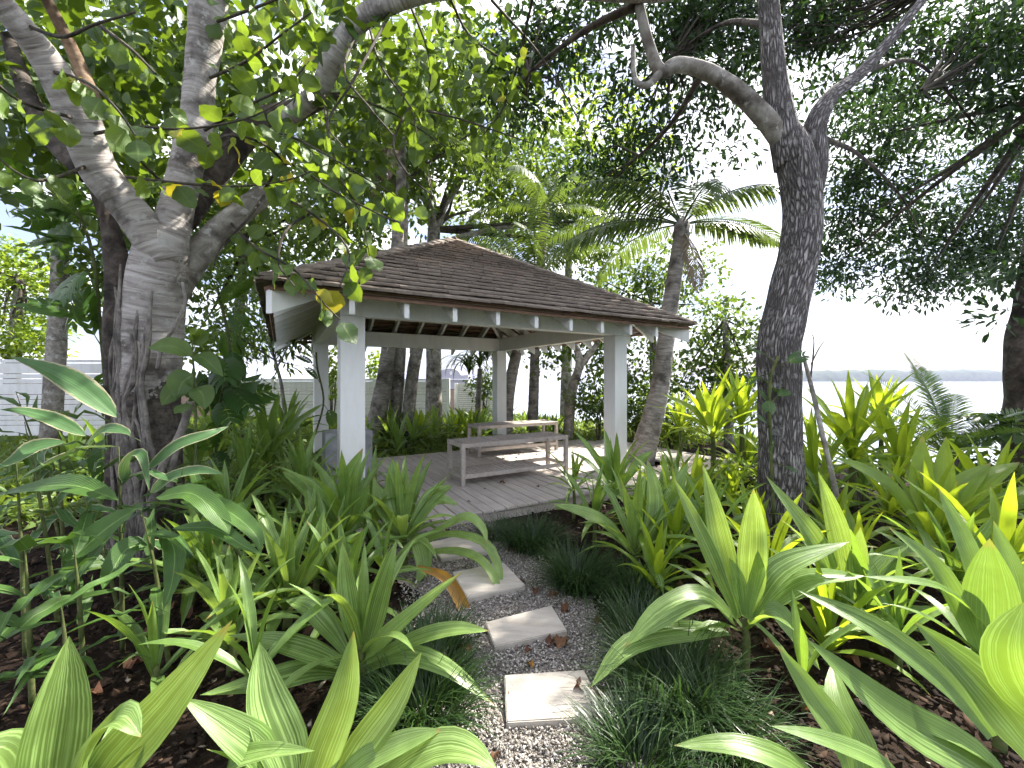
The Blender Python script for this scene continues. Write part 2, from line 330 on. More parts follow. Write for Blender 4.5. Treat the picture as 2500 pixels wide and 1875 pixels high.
def paint(name, col, rough=0.45, dirt=0.12, sc=(3, 3, 0.8)):
    t = NT(name); n = t.noise(t.coord('Object', sc), 2.2, 6, 0.65); n2 = t.noise(t.coord('Object'), 30, 3)
    c = t.mix(t.ramp(n, [(0.42, (0, 0, 0)), (0.78, (dirt * 4, dirt * 4, dirt * 4))]), col, [x * y for x, y in zip(col, (0.78, 0.76, 0.68))])
    b = t.bsdf(c, rough, 0.4); t.bump(b, n2, 0.08, 0.003); M[name] = t.done(b)
paint('white_paint', (0.72, 0.72, 0.705), 0.5, 0.16); paint('fence_paint', (0.74, 0.74, 0.73), 0.55, 0.2); paint('wall_white', (0.78, 0.78, 0.78), 0.7, 0.1)
paint('far_wall', (0.42, 0.41, 0.46), 0.8, 0.05); paint('black_metal', (0.012, 0.012, 0.012), 0.4, 0.05); paint('steel', (0.35, 0.35, 0.37), 0.5, 0.05)
t = NT('concrete'); n = t.noise(t.coord('Object'), 4.5, 7, 0.7, 0.8); n2 = t.noise(t.coord('Object'), 60, 3)
b = t.bsdf(t.ramp(n, [(0.3, (0.19, 0.195, 0.205)), (0.55, (0.29, 0.30, 0.31)), (0.75, (0.38, 0.385, 0.39))]), 0.7, 0.3); t.bump(b, n2, 0.15, 0.003); M['concrete'] = t.done(b)
t = NT('travertine'); n = t.noise(t.coord('Object', (1, 4, 1)), 5, 6, 0.65, 0.3); n2 = t.noise(t.coord('Object'), 45, 4, 0.7)
c = t.ramp(n, [(0.3, (0.36, 0.32, 0.27)), (0.6, (0.47, 0.43, 0.375)), (0.8, (0.54, 0.50, 0.45))]); c = t.mix(t.ramp(n2, [(0.62, (0, 0, 0)), (0.7, (0.7, 0.7, 0.7))]), c, (0.3, 0.25, 0.19))
b = t.bsdf(c, 0.65, 0.3); t.bump(b, n2, 0.25, 0.004); M['travertine'] = t.done(b)
t = NT('coral_gravel'); rnd = t.n('ShaderNodeNewGeometry').outputs['Random Per Island']
c = t.ramp(rnd, [(0.0, (0.10, 0.085, 0.07)), (0.35, (0.25, 0.225, 0.20)), (0.75, (0.40, 0.37, 0.335)), (1.0, (0.56, 0.53, 0.49))])
b = t.bsdf(c, 0.85, 0.2); M['coral_gravel'] = t.done(b)
t = NT('mulch'); rnd = t.n('ShaderNodeNewGeometry').outputs['Random Per Island']
c = t.ramp(rnd, [(0.0, (0.010, 0.007, 0.005)), (0.7, (0.026, 0.016, 0.011)), (0.96, (0.075, 0.045, 0.028)), (1.0, (0.30, 0.26, 0.21))]); M['mulch'] = t.done(t.bsdf(c, 0.9, 0.15))
t = NT('soil'); n = t.noise(t.coord('Object'), 7, 8, 0.7); n2 = t.noise(t.coord('Object'), 55, 4, 0.7)
c = t.mix(n2, t.ramp(n, [(0.35, (0.012, 0.008, 0.006)), (0.7, (0.04, 0.027, 0.018))]), (0.03, 0.02, 0.014)); b = t.bsdf(c, 0.95, 0.1); t.bump(b, n2, 0.8, 0.03); M['soil'] = t.done(b)
t = NT('gravel_bed'); n2 = t.noise(t.coord('Object'), 90, 4, 0.7); b = t.bsdf(t.ramp(n2, [(0.35, (0.10, 0.085, 0.07)), (0.7, (0.42, 0.39, 0.35))]), 0.95, 0.1); t.bump(b, n2, 0.9, 0.02); M['gravel_bed'] = t.done(b)
t = NT('sea_water'); n = t.noise(t.coord('Object', (0.2, 0.5, 1)), 1.0, 5, 0.6); b = t.bsdf((0.16, 0.20, 0.22), 0.12, 0.6); t.bump(b, n, 0.3, 0.3); M['sea_water'] = t.done(b)
t = NT('far_forest'); n = t.noise(t.coord('Object'), 0.03, 6, 0.7); M['far_forest'] = t.done(t.bsdf(t.ramp(n, [(0.35, (0.03, 0.05, 0.025)), (0.7, (0.07, 0.10, 0.045))]), 0.95, 0.1))

# ------------------------------------------------------------------ terrain, sea, island
xs = np.concatenate([np.linspace(-220, -24, 12), np.linspace(-20, 30, 101), np.linspace(34, 60, 8)]); ys = np.concatenate([np.linspace(-12, 34, 93), np.linspace(38, 260, 24)])
GX, GY = np.meshgrid(xs, ys); GZ = np.vectorize(ground_z)(GX, GY)
GZ = GZ + np.where((GX * GX + GY * GY) < 900, 0.02 * np.sin(GX * 2.1 + 1.3) * np.sin(GY * 1.7) - 0.022, -0.03)
V = np.column_stack([GX.ravel(), GY.ravel(), GZ.ravel()]); nx, ny = len(xs), len(ys); I = np.arange(nx * ny).reshape(ny, nx)
Fq = np.column_stack([I[:-1, :-1].ravel(), I[:-1, 1:].ravel(), I[1:, 1:].ravel(), I[1:, :-1].ravel()])
tag(link('ground', np_mesh('ground', V, Fq, True), None, M['soil']), 'dark mulched soil of the garden beds', 'ground', kind='structure')
SEA = -7.0
tag(link('sea', mesh('sea', [(-9000, -3000, SEA), (9000, -3000, SEA), (9000, 9000, SEA), (-9000, 9000, SEA)], [(0, 1, 2, 3)]), None, M['sea_water']), 'bright calm sea beyond the garden', 'sea', kind='structure')
pts = []; D = 2600.0
for i, px in enumerate(np.linspace(1850, 2900, 90)):
    c = U(px, Y0, D); top = SEA + 74 + 4 * math.sin(i * .31) + 3 * math.sin(i * 1.3) + RNG.uniform(-2, 2) + (-22 + i * 1.6 if i < 13 else 0)
    pts.append((c.x, top))
V = []; 
for x, h in pts: V += [(x, D - 60, SEA - 5), (x, D - 20, SEA + (h - SEA) * .7), (x, D + 60, h), (x, D + 500, SEA - 5)]
Fq = [(i * 4 + j, i * 4 + j + 4, i * 4 + j + 5, i * 4 + j + 1) for i in range(len(pts) - 1) for j in range(3)]
tag(link('island', mesh('island', V, Fq, None, True), None, M['far_forest']), 'low wooded island on the horizon across the sea', 'island', kind='structure')

# ------------------------------------------------------------------ gravel path and stepping stones
STONES = [[(-0.04, 2.071), (0.372, 2.108), (0.43, 1.815), (-0.024, 1.785)], [(-0.166, 2.522), (0.262, 2.711), (0.331, 2.44), (-0.099, 2.291)],
          [(-0.464, 3.18), (-0.068, 3.351), (0.101, 2.97), (-0.309, 2.792)], [(-0.785, 3.748), (-0.414, 3.992), (-0.198, 3.577), (-0.595, 3.413)]]
SLAB = ['nearest large pale travertine stepping stone with yellow leaf at its edge', 'second pale travertine stepping stone from the camera, striped by leaf shadow',
        'third pale travertine stepping stone, beneath the drooping striped leaf', 'farthest stepping stone, half hidden by leaves next to the timber deck']
import bmesh
def stone(P, z0, z1, name):
    bm = bmesh.new(); lo = [bm.verts.new((x, y, z0)) for x, y in P]; f = bm.faces.new(lo)
    ext = bmesh.ops.extrude_face_region(bm, geom=[f]); bmesh.ops.translate(bm, verts=[v for v in ext['geom'] if isinstance(v, bmesh.types.BMVert)], vec=(0, 0, z1 - z0))
    bmesh.ops.recalc_face_normals(bm, faces=bm.faces); bmesh.ops.bevel(bm, geom=list(bm.edges), offset=0.005, segments=2, affect='EDGES')
    me = bpy.data.meshes.new(name); bm.to_mesh(me); bm.free(); return me
for P, lb in zip(STONES, SLAB): tag(link('stepping_stone', stone(P, -0.01, 0.05, 'stepping_stone'), None, M['travertine']), lb, 'stepping stone', 'stepping stones along the gravel path')
PATH = np.array([(0.35, 0.9), (0.25, 1.5), (0.19, 1.95), (0.08, 2.5), (-0.18, 3.07), (-0.5, 3.68), (-0.75, 4.25)])
def path_dist(x, y):
    p = np.column_stack([x, y]); best = np.full(len(p), 9.0)
    for a, b in zip(PATH[:-1], PATH[1:]):
        t_ = np.clip(((p - a) @ (b - a)) / ((b - a) @ (b - a)), 0, 1); best = np.minimum(best, np.linalg.norm(p - (a + t_[:, None] * (b - a)), axis=1))
    return best
PV = []
for i in range(40):
    t_ = i / 39 * (len(PATH) - 1); k = min(int(t_), len(PATH) - 2); c = PATH[k] + (t_ - k) * (PATH[k + 1] - PATH[k]); d_ = PATH[k + 1] - PATH[k]; nrm = np.array([-d_[1], d_[0]]) / np.linalg.norm(d_)
    for s_ in (-1, 1): q = c + nrm * s_ * (0.55 + 0.06 * math.sin(i * 1.3 + s_)); PV.append((q[0], q[1], 0.016))
tag(link('gravel_path', mesh('gravel_path', PV, [(2 * i, 2 * i + 1, 2 * i + 3, 2 * i + 2) for i in range(39)]), None, M['gravel_bed']), 'pale coral gravel path between the lily beds', 'path', kind='structure')
def in_stone(x, y):
    r = np.zeros(len(x), bool)
    for P in STONES:
        ins = np.ones(len(x), bool)
        for (x0, y0), (x1, y1) in zip(P, P[1:] + P[:1]): ins &= ((x1 - x0) * (y - y0) - (y1 - y0) * (x - x0)) < 0.004
        r |= ins
    return r
OCT = np.array([(1, 0, 0), (-1, 0, 0), (0, 1, 0), (0, -1, 0), (0, 0, 1), (0, 0, -1.)]); OF = np.array([(0, 2, 4), (2, 1, 4), (1, 3, 4), (3, 0, 4), (2, 0, 5), (1, 2, 5), (3, 1, 5), (0, 3, 5)])
def pebbles(x, y, z, lo, hi, flat=0.6):
    n = len(x); s = RNG.uniform(lo, hi, n)[:, None, None] * RNG.uniform(0.7, 1.4, (n, 6, 1)) * OCT[None]; s[:, :, 0] *= RNG.uniform(1, 2.4, n)[:, None]
    a, b = RNG.uniform(0, 6.28, n), RNG.uniform(-0.7, 0.7, n); ca, sa, cb, sb = np.cos(a), np.sin(a), np.cos(b), np.sin(b)
    X, Yv, Z = s[..., 0], s[..., 1], s[..., 2] * flat; X, Z = X * cb[:, None] - Z * sb[:, None], X * sb[:, None] + Z * cb[:, None]
    X, Yv = X * ca[:, None] - Yv * sa[:, None], X * sa[:, None] + Yv * ca[:, None]
    V = np.stack([X + x[:, None], Yv + y[:, None], Z + z[:, None]], -1).reshape(-1, 3); Fc = (OF[None] + 6 * np.arange(n)[:, None, None]).reshape(-1, 3); return V, Fc
n = 110000; gx, gy = RNG.uniform(-1.6, 1.2, n), RNG.uniform(1.0, 4.4, n); pd = path_dist(gx, gy)
keep = (pd < 0.5 + RNG.normal(0, 0.09, n)) & ~in_stone(gx, gy); gx, gy = gx[keep], gy[keep]
Vp, Fp = pebbles(gx, gy, RNG.uniform(0.012, 0.032, len(gx)), 0.003, 0.0075)
tag(link('gravel', np_mesh('gravel', Vp, Fp, True), None, M['coral_gravel']), 'crushed white coral gravel around the stepping stones', 'gravel', kind='stuff')
n = 30000; gx, gy = RNG.uniform(-4.5, 4.5, n), 0.9 + 5.5 * RNG.uniform(0, 1, n) ** 1.5; keep = (path_dist(gx, gy) > 0.42); gx, gy = gx[keep], gy[keep]
gz = np.array([ground_z(a, b) for a, b in zip(gx, gy)]); Vp, Fp = pebbles(gx, gy, gz + RNG.uniform(0, 0.012, len(gx)), 0.006, 0.02, 0.3)
tag(link('mulch_litter', np_mesh('mulch_litter', Vp, Fp), None, M['mulch']), 'brown bark mulch and leaf crumbs under the plants', 'mulch', kind='stuff')

# ------------------------------------------------------------------ timber deck
DZ = 0.13; deck = empty('timber_deck', (PX, PY, 0), 'weathered grey timber deck under the white pavilion', 'deck'); deck.rotation_euler = (0, 0, 0.5168)
bl = {}
def board_mesh(b0, b1):
    k = (round(b0, 2), round(b1, 2))
    if k not in bl: bl[k] = MB().box(-0.0655, 0.0655, b0, b1, DZ - 0.03, DZ, 0.004).mesh('board'); bl[k].materials.append(M['deck_wood'])
    return bl[k]
a = -2.2
while a < 4.35:
    segs = [(-2.63, 1.06)] if not (2.58 < a < 3.28) else [(-2.63, -1.93), (-1.2, 1.06)]
    for b0, b1 in segs:
        o = link('board', board_mesh(b0, b1), deck); o.location = (a, RNG.uniform(-.004, .004), RNG.uniform(-.0015, .0015))
    a += 0.1445
part('fascia', MB().box(-2.27, 4.36, -2.60, -2.565, -0.03, DZ - 0.033, 0.003), deck, M['deck_wood'])
part('fascia', MB().box(4.36, 4.40, -2.6, 1.03, -0.03, DZ - 0.033, 0.003), deck, M['deck_wood'])
part('fascia', MB().box(-2.27, 4.36, 1.0, 1.035, -0.03, DZ - 0.033, 0.003), deck, M['deck_wood'])
for bb in (-2.0, -1.0, 0.0, 0.8): part('joist', MB().box(-2.25, 2.55 if bb == -1.0 else 4.3, bb - .03, bb + .03, -0.02, DZ - 0.031), deck, M['deck_wood'])

# ------------------------------------------------------------------ pavilion
pav = empty('pavilion', (PX, PY, 0), 'white open garden pavilion with brown shingled hip roof', 'pavilion'); pav.rotation_euler = (0, 0, 0.5168)
S_, E_, HB, ZE, TP = 1.919, 2.704, 2.227, 2.336, 0.586; CP = math.cos(math.atan(TP)); SP = math.sin(math.atan(TP))
for a in (-S_, S_):
    for b in (-S_, S_): part('column', MB().box(a - .125, a + .125, b - .125, b + .125, DZ if b < 0 else -0.05, HB, 0.006), pav, M['white_paint'])
for s in (-1, 1):
    part('beam', MB().box(-2.047, 2.047, min(s * 1.9, s * 2.047), max(s * 1.9, s * 2.047), HB + .001, 2.52, 0.004), pav, M['white_paint'])
    part('beam', MB().box(min(s * 1.905, s * 2.044), max(s * 1.905, s * 2.044), -1.898, 1.898, HB + .003, 2.515, 0.004), pav, M['white_paint'])
def zr(r): return ZE - 0.055 + (E_ - r) * TP          # rafter top line
for side in range(4):
    rot = Matrix.Rotation(side * math.pi / 2, 4, 'Z')
    for i in range(9):
        a = -2.012 + 0.503 * i; rt = max(abs(a) + 0.04, 0.12); r0 = 2.64
        P = [(a - .024, -r0, zr(r0)), (a - .024, -r0, zr(r0) - .163), (a - .024, -rt, zr(rt) - .163), (a - .024, -rt, zr(rt))]
        part('rafter', MB().prism(P, (0.048, 0, 0)), pav, M['white_paint'], rot.copy())
    c = math.sqrt(.5); r0, rt = 2.665, 0.05                 # hip rafter on the diagonal of this corner
    o = Vector((.03 * c, -.03 * c, 0)); P = [Vector((-r0, -r0, zr(r0) - .004)) - o, Vector((-r0, -r0, zr(r0) - .2)) - o, Vector((-rt, -rt, zr(rt) - .2)) - o, Vector((-rt, -rt, zr(rt) - .004)) - o]
    part('hip_rafter', MB().prism(P, o * 2), pav, M['white_paint'], rot.copy())
roof = bpy.data.objects.new('roof', None); COL.objects.link(roof); roof.parent = pav; roof.empty_display_size = .1
for side in range(4):
    rot = Matrix.Rotation(side * math.pi / 2, 4, 'Z')
    for i in range(20):
        r = E_ - 0.045 - i * 0.1285
        if r < .15: continue
        P = [(-r, -r - .028, zr(r) - .014), (-r, -r + .028, zr(r) + .018), (-r, -r + .014, zr(r) + .04), (-r, -r - .042, zr(r) + .008)]
        mb = MB(); L2 = 2 * r - .0; mb.prism(P, (L2, 0, 0)); part('batten', mb, roof, M['batten_wood'], rot.copy())
UNIT = MB().box(0, 1, 0, 1, 0, 1).mesh('shingle'); UNIT.materials.append(M['shingle_wood'])
def slope_pt(a, r, h):  # on the front slope: horizontal run r from the ridge line, h above the batten plane along the normal
    return Vector((a, -r - h * SP, zr(r) + .03 + h * CP))
rest = MB(); n_sh = 0; EXP = 0.1285
for side in (0, 3, 1, 2):
    rot = Matrix.Rotation(side * math.pi / 2, 4, 'Z'); fr = side == 0
    for i in range(21):
        r0 = E_ - i * EXP + (0.02 if i == 0 else 0); r1 = max(r0 - 0.27, 0.0); a = -r0 - RNG.uniform(0, .12)
        while a < r0:
            w = RNG.uniform(.115, .195); a0, a1 = a + .0025, a + w - .0025; a += w
            lo0, lo1 = max(a0, -r0), min(a1, r0); up0, up1 = max(a0, -r1 - .01), min(a1, r1 + .01)
            if lo1 - lo0 < .015: continue
            if up1 < up0 + .004: up0 = up1 = max(-r1, min(r1, (lo0 + lo1) / 2)); up0 -= .003; up1 += .003
            j = RNG.uniform(-.008, .008); t = RNG.uniform(.02, .026); h0, h1 = 0.074 + RNG.uniform(-.003, .003), 0.004
            A, B_, C_, D_ = slope_pt(lo0, r0 + j, h0), slope_pt(lo1, r0 + j, h0), slope_pt(up1, r1, h1), slope_pt(up0, r1, h1)
            up = Vector((0, -SP, CP)) * t
            if fr and n_sh < 300:
                n_sh += 1
                if abs(lo0 - up0) < 1e-6 and abs(lo1 - up1) < 1e-6:
                    ex, ey = B_ - A, D_ - A; mw = Matrix(((ex.x, ey.x, up.x, A.x), (ex.y, ey.y, up.y, A.y), (ex.z, ey.z, up.z, A.z), (0, 0, 0, 1)))
                    o = link('shingle', UNIT, roof); q = ey.normalized(); zq = Vector((1, 0, 0)).cross(q)
                    o.matrix_local = Matrix(((1, q.x, zq.x, A.x), (0, q.y, zq.y, A.y), (0, q.z, zq.z, A.z), (0, 0, 0, 1))) @ Matrix.Diagonal((ex.length, ey.length, t, 1))
                else: part('shingle', MB().prism([A, B_, C_, D_], up), roof, M['shingle_wood'])
            else: rest.prism([rot @ p for p in (A, B_, C_, D_)], rot.to_3x3() @ up)
tag(part('shingles', rest, roof, M['shingle_wood']), kind='stuff')
for side in range(4):
    rot = Matrix.Rotation(side * math.pi / 2, 4, 'Z')
    for i in range(18):
        ra = E_ + .03 - i * .149; rb = max(ra - .21, 0.0); mb = MB()
        for sgn in (0, 1):
            hA, hB = .108, .09
            P = [Vector((-ra, -ra, zr(ra) + .03 + hA)), Vector((-ra + .12, -ra, zr(ra) + .03 + hA - .006)), Vector((-rb + .12, -rb, zr(rb) + .03 + hB - .006)), Vector((-rb, -rb, zr(rb) + .03 + hB))]
            if sgn: P = [Vector((p.y, p.x, p.z)) for p in P]
            mb.prism(P, (0, 0, .02))
        part('hip_cap', mb, roof, M['shingle_wood'], rot.copy())
n = 420; V = []; Fc = []
for i in range(n):
    r = RNG.uniform(.3, 2.6); a = RNG.uniform(-r, r) * .95; c = slope_pt(a, r, .075); ang = RNG.uniform(0, 3.14); l = RNG.uniform(.01, .045)
    d = Vector((math.cos(ang), math.sin(ang) * -CP, -math.sin(ang) * -SP * 1.0)) * l; d = Vector((math.cos(ang) * l, -math.sin(ang) * l * CP, -math.sin(ang) * l * SP)); k = Vector((0, 0, .005)); q = Vector((d.y, -d.x, 0)) * .18
    V += [c - d, c + q + k, c + d, c - q + k]; Fc.append((4 * i, 4 * i + 1, 4 * i + 2, 4 * i + 3))
lit = link('roof_litter', mesh('roof_litter', [PROT @ v for v in V], Fc), None, M['dead_frond']); tag(lit, 'dry fallen petals and twigs scattered on the shingle roof', 'litter', kind='stuff')

# ------------------------------------------------------------------ benches, plinth, garden light
def bench(a, b, rz, label, shelf_label=None):
    e = empty('slatted_bench', W(a, b, DZ + .0015), label, 'bench', 'slatted benches on the deck'); e.rotation_euler = (0, 0, 0.5168 + rz); L, D, H = 1.76, 0.54, 0.572; m = M['bench_wood']; g = .056
    for x in (0, L - g):
        for y in (0, D - g): part('leg', MB().box(x, x + g, y, y + g, 0, H, .003), e, m)
    for y in (0.004, D - .034):
        part('top_rail', MB().box(g + .001, L - g - .001, y, y + .03, H - .06, H - .002, .002), e, m); part('bottom_rail', MB().box(g + .001, L - g - .001, y, y + .03, .10, .155, .002), e, m)
    for x in (0.004, L - .034):
        part('top_rail', MB().box(x, x + .03, g + .001, D - g - .001, H - .06, H - .002, .002), e, m); part('bottom_rail', MB().box(x, x + .03, g + .001, D - g - .001, .10, .155, .002), e, m)
    sl = MB().box(-.0285, .0285, .036, D - .036, -.018, 0, .002).mesh('slat'); sl.materials.append(m)
    x = g + .036
    while x < L - .40: o = link('slat', sl, e); o.location = (x, 0, H - .003 + RNG.uniform(-.001, .001)); x += .0735
    xe = x - .036; x = g + .036
    while x < L - .42: o = link('slat', sl, e); o.location = (x, 0, .153 + RNG.uniform(-.001, .001)); x += .0735
    # solid end panel with a round hole
    bm = bmesh.new(); cx, cy, rr, ns = (xe + L - .036) / 2, D / 2, .088, 24; x0, x1, y0, y1 = xe + .004, L - .036, .036, D - .036
    ring = []; outer = []
    for k in range(ns):
        th = 2 * math.pi * (k + .5) / ns; c_, s_ = math.cos(th), math.sin(th); ring.append((cx + rr * c_, cy + rr * s_))
        q = min((x1 - cx) / abs(c_) if c_ else 9, (y1 - cy) / abs(s_) if s_ else 9); outer.append((cx + q * c_, cy + q * s_))
    V = [(x, y, z) for z in (H - .022, H - .003) for P in (ring, outer) for x, y in P]; Fc = []
    for k in range(ns):
        j = (k + 1) % ns; Fc += [(k, ns + k, ns + j, j), (2 * ns + k, 2 * ns + j, 3 * ns + j, 3 * ns + k), (k, j, 2 * ns + j, 2 * ns + k), (ns + k, 3 * ns + k, 3 * ns + j, ns + j)]
    part('end_panel', MB().add(V, Fc), e, m)
    part('bolt', MB().box(L - .40, L - .385, -.006, .003, H - .04, H - .025, .002), e, M['black_metal'])
bench(-0.503, -1.6, 0.0, 'nearer weathered slatted bench at the front of the deck')
bench(0.571, 0.19, -0.03, 'farther weathered slatted bench at the back of the deck')
pl = part('concrete_plinth', MB().box(-2.115, -1.56, -1.2, -.78, DZ + .002, DZ + .773, .008), None, M['concrete'], PROT.copy()); tag(pl, 'grey concrete block plinth behind the left front column', 'plinth')
gl = empty('garden_light', U(992, 1100, 8.2) * 1.0, 'black spike spotlight in the bed behind the deck', 'garden light'); gl.location.z = 0
gl.location.y = 8.3; gl.location.x = (992 - 1250) / F * 8.3
part('spike', MB().box(-.018, .018, -.018, .018, -.05, .42, .004), gl, M['black_metal']); link('lamp_head', tube([(-.02, .0, .42), (.0, -.06, .45), (.03, -.14, .47)], [.035, .05, .055], 12, name='lamp_head'), gl, M['black_metal'])
part('bracket', MB().box(-.03, .03, -.02, .02, .40, .44, .004), gl, M['black_metal'])

# ------------------------------------------------------------------ fences and far building
def fence(x0, x1, y, top, label, pattern, posts, name='board_fence'):
    e = empty(name, (x0, y, 0), label, 'fence', 'white garden fences'); L = x1 - x0
    for p in posts: part('post', MB().box(p - .06, p + .06, -.07, .05, -.05, top + .01, .006), e, M['fence_paint'])
    bays = sorted(posts)
    for p0, p1 in zip(bays[:-1], bays[1:]):
        z = top
        for h in pattern:
            if z - h < .02: break
            part('fence_board', MB().box(p0 + .062, p1 - .062, -.02 + RNG.uniform(-.003, .003), .012, z - h + .007, z - .007, .003), e, M['fence_paint']); z -= h
    return e
PAT = [.09, .26, .12, .12, .26, .12, .12, .26, .12, .12, .26]
fence(-10.9, -2.25, 15, 1.6, 'long white fence of wide and narrow boards behind the pavilion', PAT, [0, 2.1, 4.25, 6.4, 8.55])
fence(-2.15, -.2, 15.3, 1.42, 'short white louvred fence next to the end post of the long fence', [.20] + [.075] * 18, [0.05, 1.9], 'louvred_fence')
fence(-15.0, -9.3, 9.8, 2.05, 'tall white board fence at the far left behind the buttressed tree', PAT, [0.05, 1.9, 3.8, 5.6])
fb = empty('far_building', (U(1098, 927, 70).x, 70, 0), 'hazy lilac building with curved parapet beyond the fence', 'building')
P = [(-3.4, 0, 0), (3.2, 0, 0), (3.2, 0, 2.4)] + [(1.9, 0, 2.4)] + [(1.75 * math.cos(k / 10 * math.pi), 0, 2.65 + .85 * math.sin(k / 10 * math.pi)) for k in range(11)] + [(-1.9, 0, 2.4), (-3.4, 0, 2.4)]
part('facade', MB().prism(P, (0, 5, 0)), fb, M['far_wall']); part('emblem', MB().prism([(.2 + .22 * math.cos(k / 12 * 6.283), -.04, 2.75 + .36 * math.sin(k / 12 * 6.283)) for k in range(12)], (0, .035, 0)), fb, M['wall_white'])
part('cornice', MB().box(-3.6, 3.4, -.25, -.01, 1.55, 1.75), fb, M['wall_white'])
ms = link('mast', tube([U(1058, 1000, 60).xy.to_3d(), U(1058, 1000, 60).xy.to_3d() + Vector((0, 0, 4.6))], [.05, .035], 6, name='mast'), None, M['steel']); tag(ms, 'thin tall mast rising left of the far lilac building', 'mast')

# ------------------------------------------------------------------ leaf library
def arch_path(th0, dth, n=10, pw=1.4):
    P = [np.zeros(3)]; 
    for i in range(n - 1):
        t = (i + .5) / (n - 1); th = th0 + dth * t ** pw; P.append(P[-1] + np.array([math.sin(th), 0, math.cos(th)]) / (n - 1))
    return np.array(P)
STRAP = {}
for ring, (t0, dt, wd) in enumerate([(8, 14, .075), (22, 35, .082), (40, 55, .085), (58, 75, .085)]):
    STRAP[ring] = []
    for k in range(4):
        P = arch_path(R(t0 + RNG.uniform(-6, 6)), R(dt + RNG.uniform(-12, 14)), 11); P[:, 1] += np.linspace(0, 1, 11) ** 2 * RNG.uniform(-.09, .09)
        hw = [wd * RNG.uniform(.9, 1.1) * w_strap(t, RNG.uniform(.40, .5)) * .66 for t in np.linspace(0, 1, 11)]; tw = np.linspace(0, RNG.uniform(-.7, .7), 11)
        wdir = np.column_stack([np.sin(tw) * .5, np.cos(tw), np.sin(tw) * .5])
        STRAP[ring].append(strip(P, wdir, hw, 5, RNG.uniform(.25, .5), RNG.uniform(.05, .2), 9, 'leaf', nrm=(-.6, 0, 1)))
def strap_variants(mat):
    out = {}
    for r, ms_ in STRAP.items():
        out[r] = []
        for m in ms_:
            c = m.copy(); c.materials.append(M[mat]); out[r].append(c)
    return out
SV = {k: strap_variants(k) for k in ('lily', 'lily_pale', 'lily_lime_backlit')}
def lily(px, py, d, L, n, label, mat='lily', group='broad strap-leaved lilies in the beds', hand=(), az=None, spread=1.0, pos=None, cat='plant', rings=(0, 1)):
    c = U(px, py, d) if pos is None else Vector(pos); gz = ground_z(c.x, c.y); hs = max(.04, c.z - gz)
    e = empty('lily_plant', (c.x, c.y, gz), label, cat, group)
    link('stem', tube([(0, 0, -.03), (.01, 0, hs * .6), (0, 0, hs + .03)], [.034 * L / .7, .03 * L / .7, .02 * L / .7], 8, name='stem'), e, M['stem'])
    a0 = RNG.uniform(0, 6.28)
    n = n + (5 if n > 8 else 0)
    for i in range(n):
        f = rings[0] + (rings[1] - rings[0]) * i / max(1, n - 1); ring = min(3, int(f * 4)); me = SV[mat][ring][RNG.integers(4)]
        o = link('leaf', me, e); s = 1.14 * L * (0.72 + .35 * math.sin(math.pi * (.25 + .6 * f))) * RNG.uniform(.85, 1.1)
        o.matrix_local = Matrix.Translation((0, 0, hs - .02 - .06 * f * L)) @ Matrix.Rotation(a0 + i * 2.3999 + RNG.uniform(-.25, .25), 4, 'Z') @ Matrix.Rotation(RNG.uniform(-.12, .12), 4, 'X') @ Matrix.Diagonal((s * spread, s * RNG.uniform(.85, 1.2), s, 1))
    for h in hand: hand_leaf(e, *h, d0=d, mat=M[mat])
    return e
def hand_leaf(e, pts, wpx, dd=0.0, fold=.3, und=.1, up=.8, mat=None, d0=1.0, profile=w_strap, nc=5, bow=0.0, name='leaf'):
    """leaf through photo points at the depth of its plant: base, (middle), tip; dd = depth change to the tip"""
    m = len(pts); W3 = [U(x, y, d0 + dd * (i / (m - 1)) ** 1.3) for i, (x, y) in enumerate(pts)]
    P = smooth_path([tuple(p) for p in W3], 13); hw = [wpx / 2 / F * (d0 + dd * t) * profile(t) for t in np.linspace(0, 1, 13)]
    view = np.array([P[6][0], P[6][1], P[6][2] - EYE]); view /= np.linalg.norm(view); nr = -view * (1 - up * .5) + np.array([0, 0, up]); nr /= np.linalg.norm(nr)
    T = np.gradient(P, axis=0); wd = np.cross(T, nr)
    me = strip(P, wd, hw, nc, fold, und, 9, name, nrm=nr)
    me.transform(Matrix.Translation(-Vector(e.location))); return link(name, me, e, mat)

def leaf_cloud(C, A, N, L, Wd, hi=False):
    """C centres, A axis, N normals, L length, Wd half width -> V, F (quads)"""
    A = A / (np.linalg.norm(A, axis=1)[:, None] + 1e-9); N = N - A * (N * A).sum(1)[:, None]; N /= np.linalg.norm(N, axis=1)[:, None] + 1e-9; S = np.cross(A, N); L = L[:, None]; w = Wd[:, None]; n = len(C)
    if hi:
        V = np.stack([C, C + A * L * .25 + S * w * .8 + N * w * .18, C + A * L * .62 + S * w * .85 + N * w * .1, C + A * L - N * L * .12, C + A * L * .62 - S * w * .85 + N * w * .1, C + A * L * .25 - S * w * .8 + N * w * .18], 1).reshape(-1, 3)
        Fc = (np.array([(0, 1, 2, 3), (0, 3, 4, 5)])[None] + 6 * np.arange(n)[:, None, None]).reshape(-1, 4)
    else:
        V = np.stack([C, C + A * L * .45 + S * w + N * w * .2, C + A * L - N * L * .1, C + A * L * .45 - S * w + N * w * .2], 1).reshape(-1, 3); Fc = (np.arange(4)[None] + 4 * np.arange(n)[:, None])
    return V, Fc
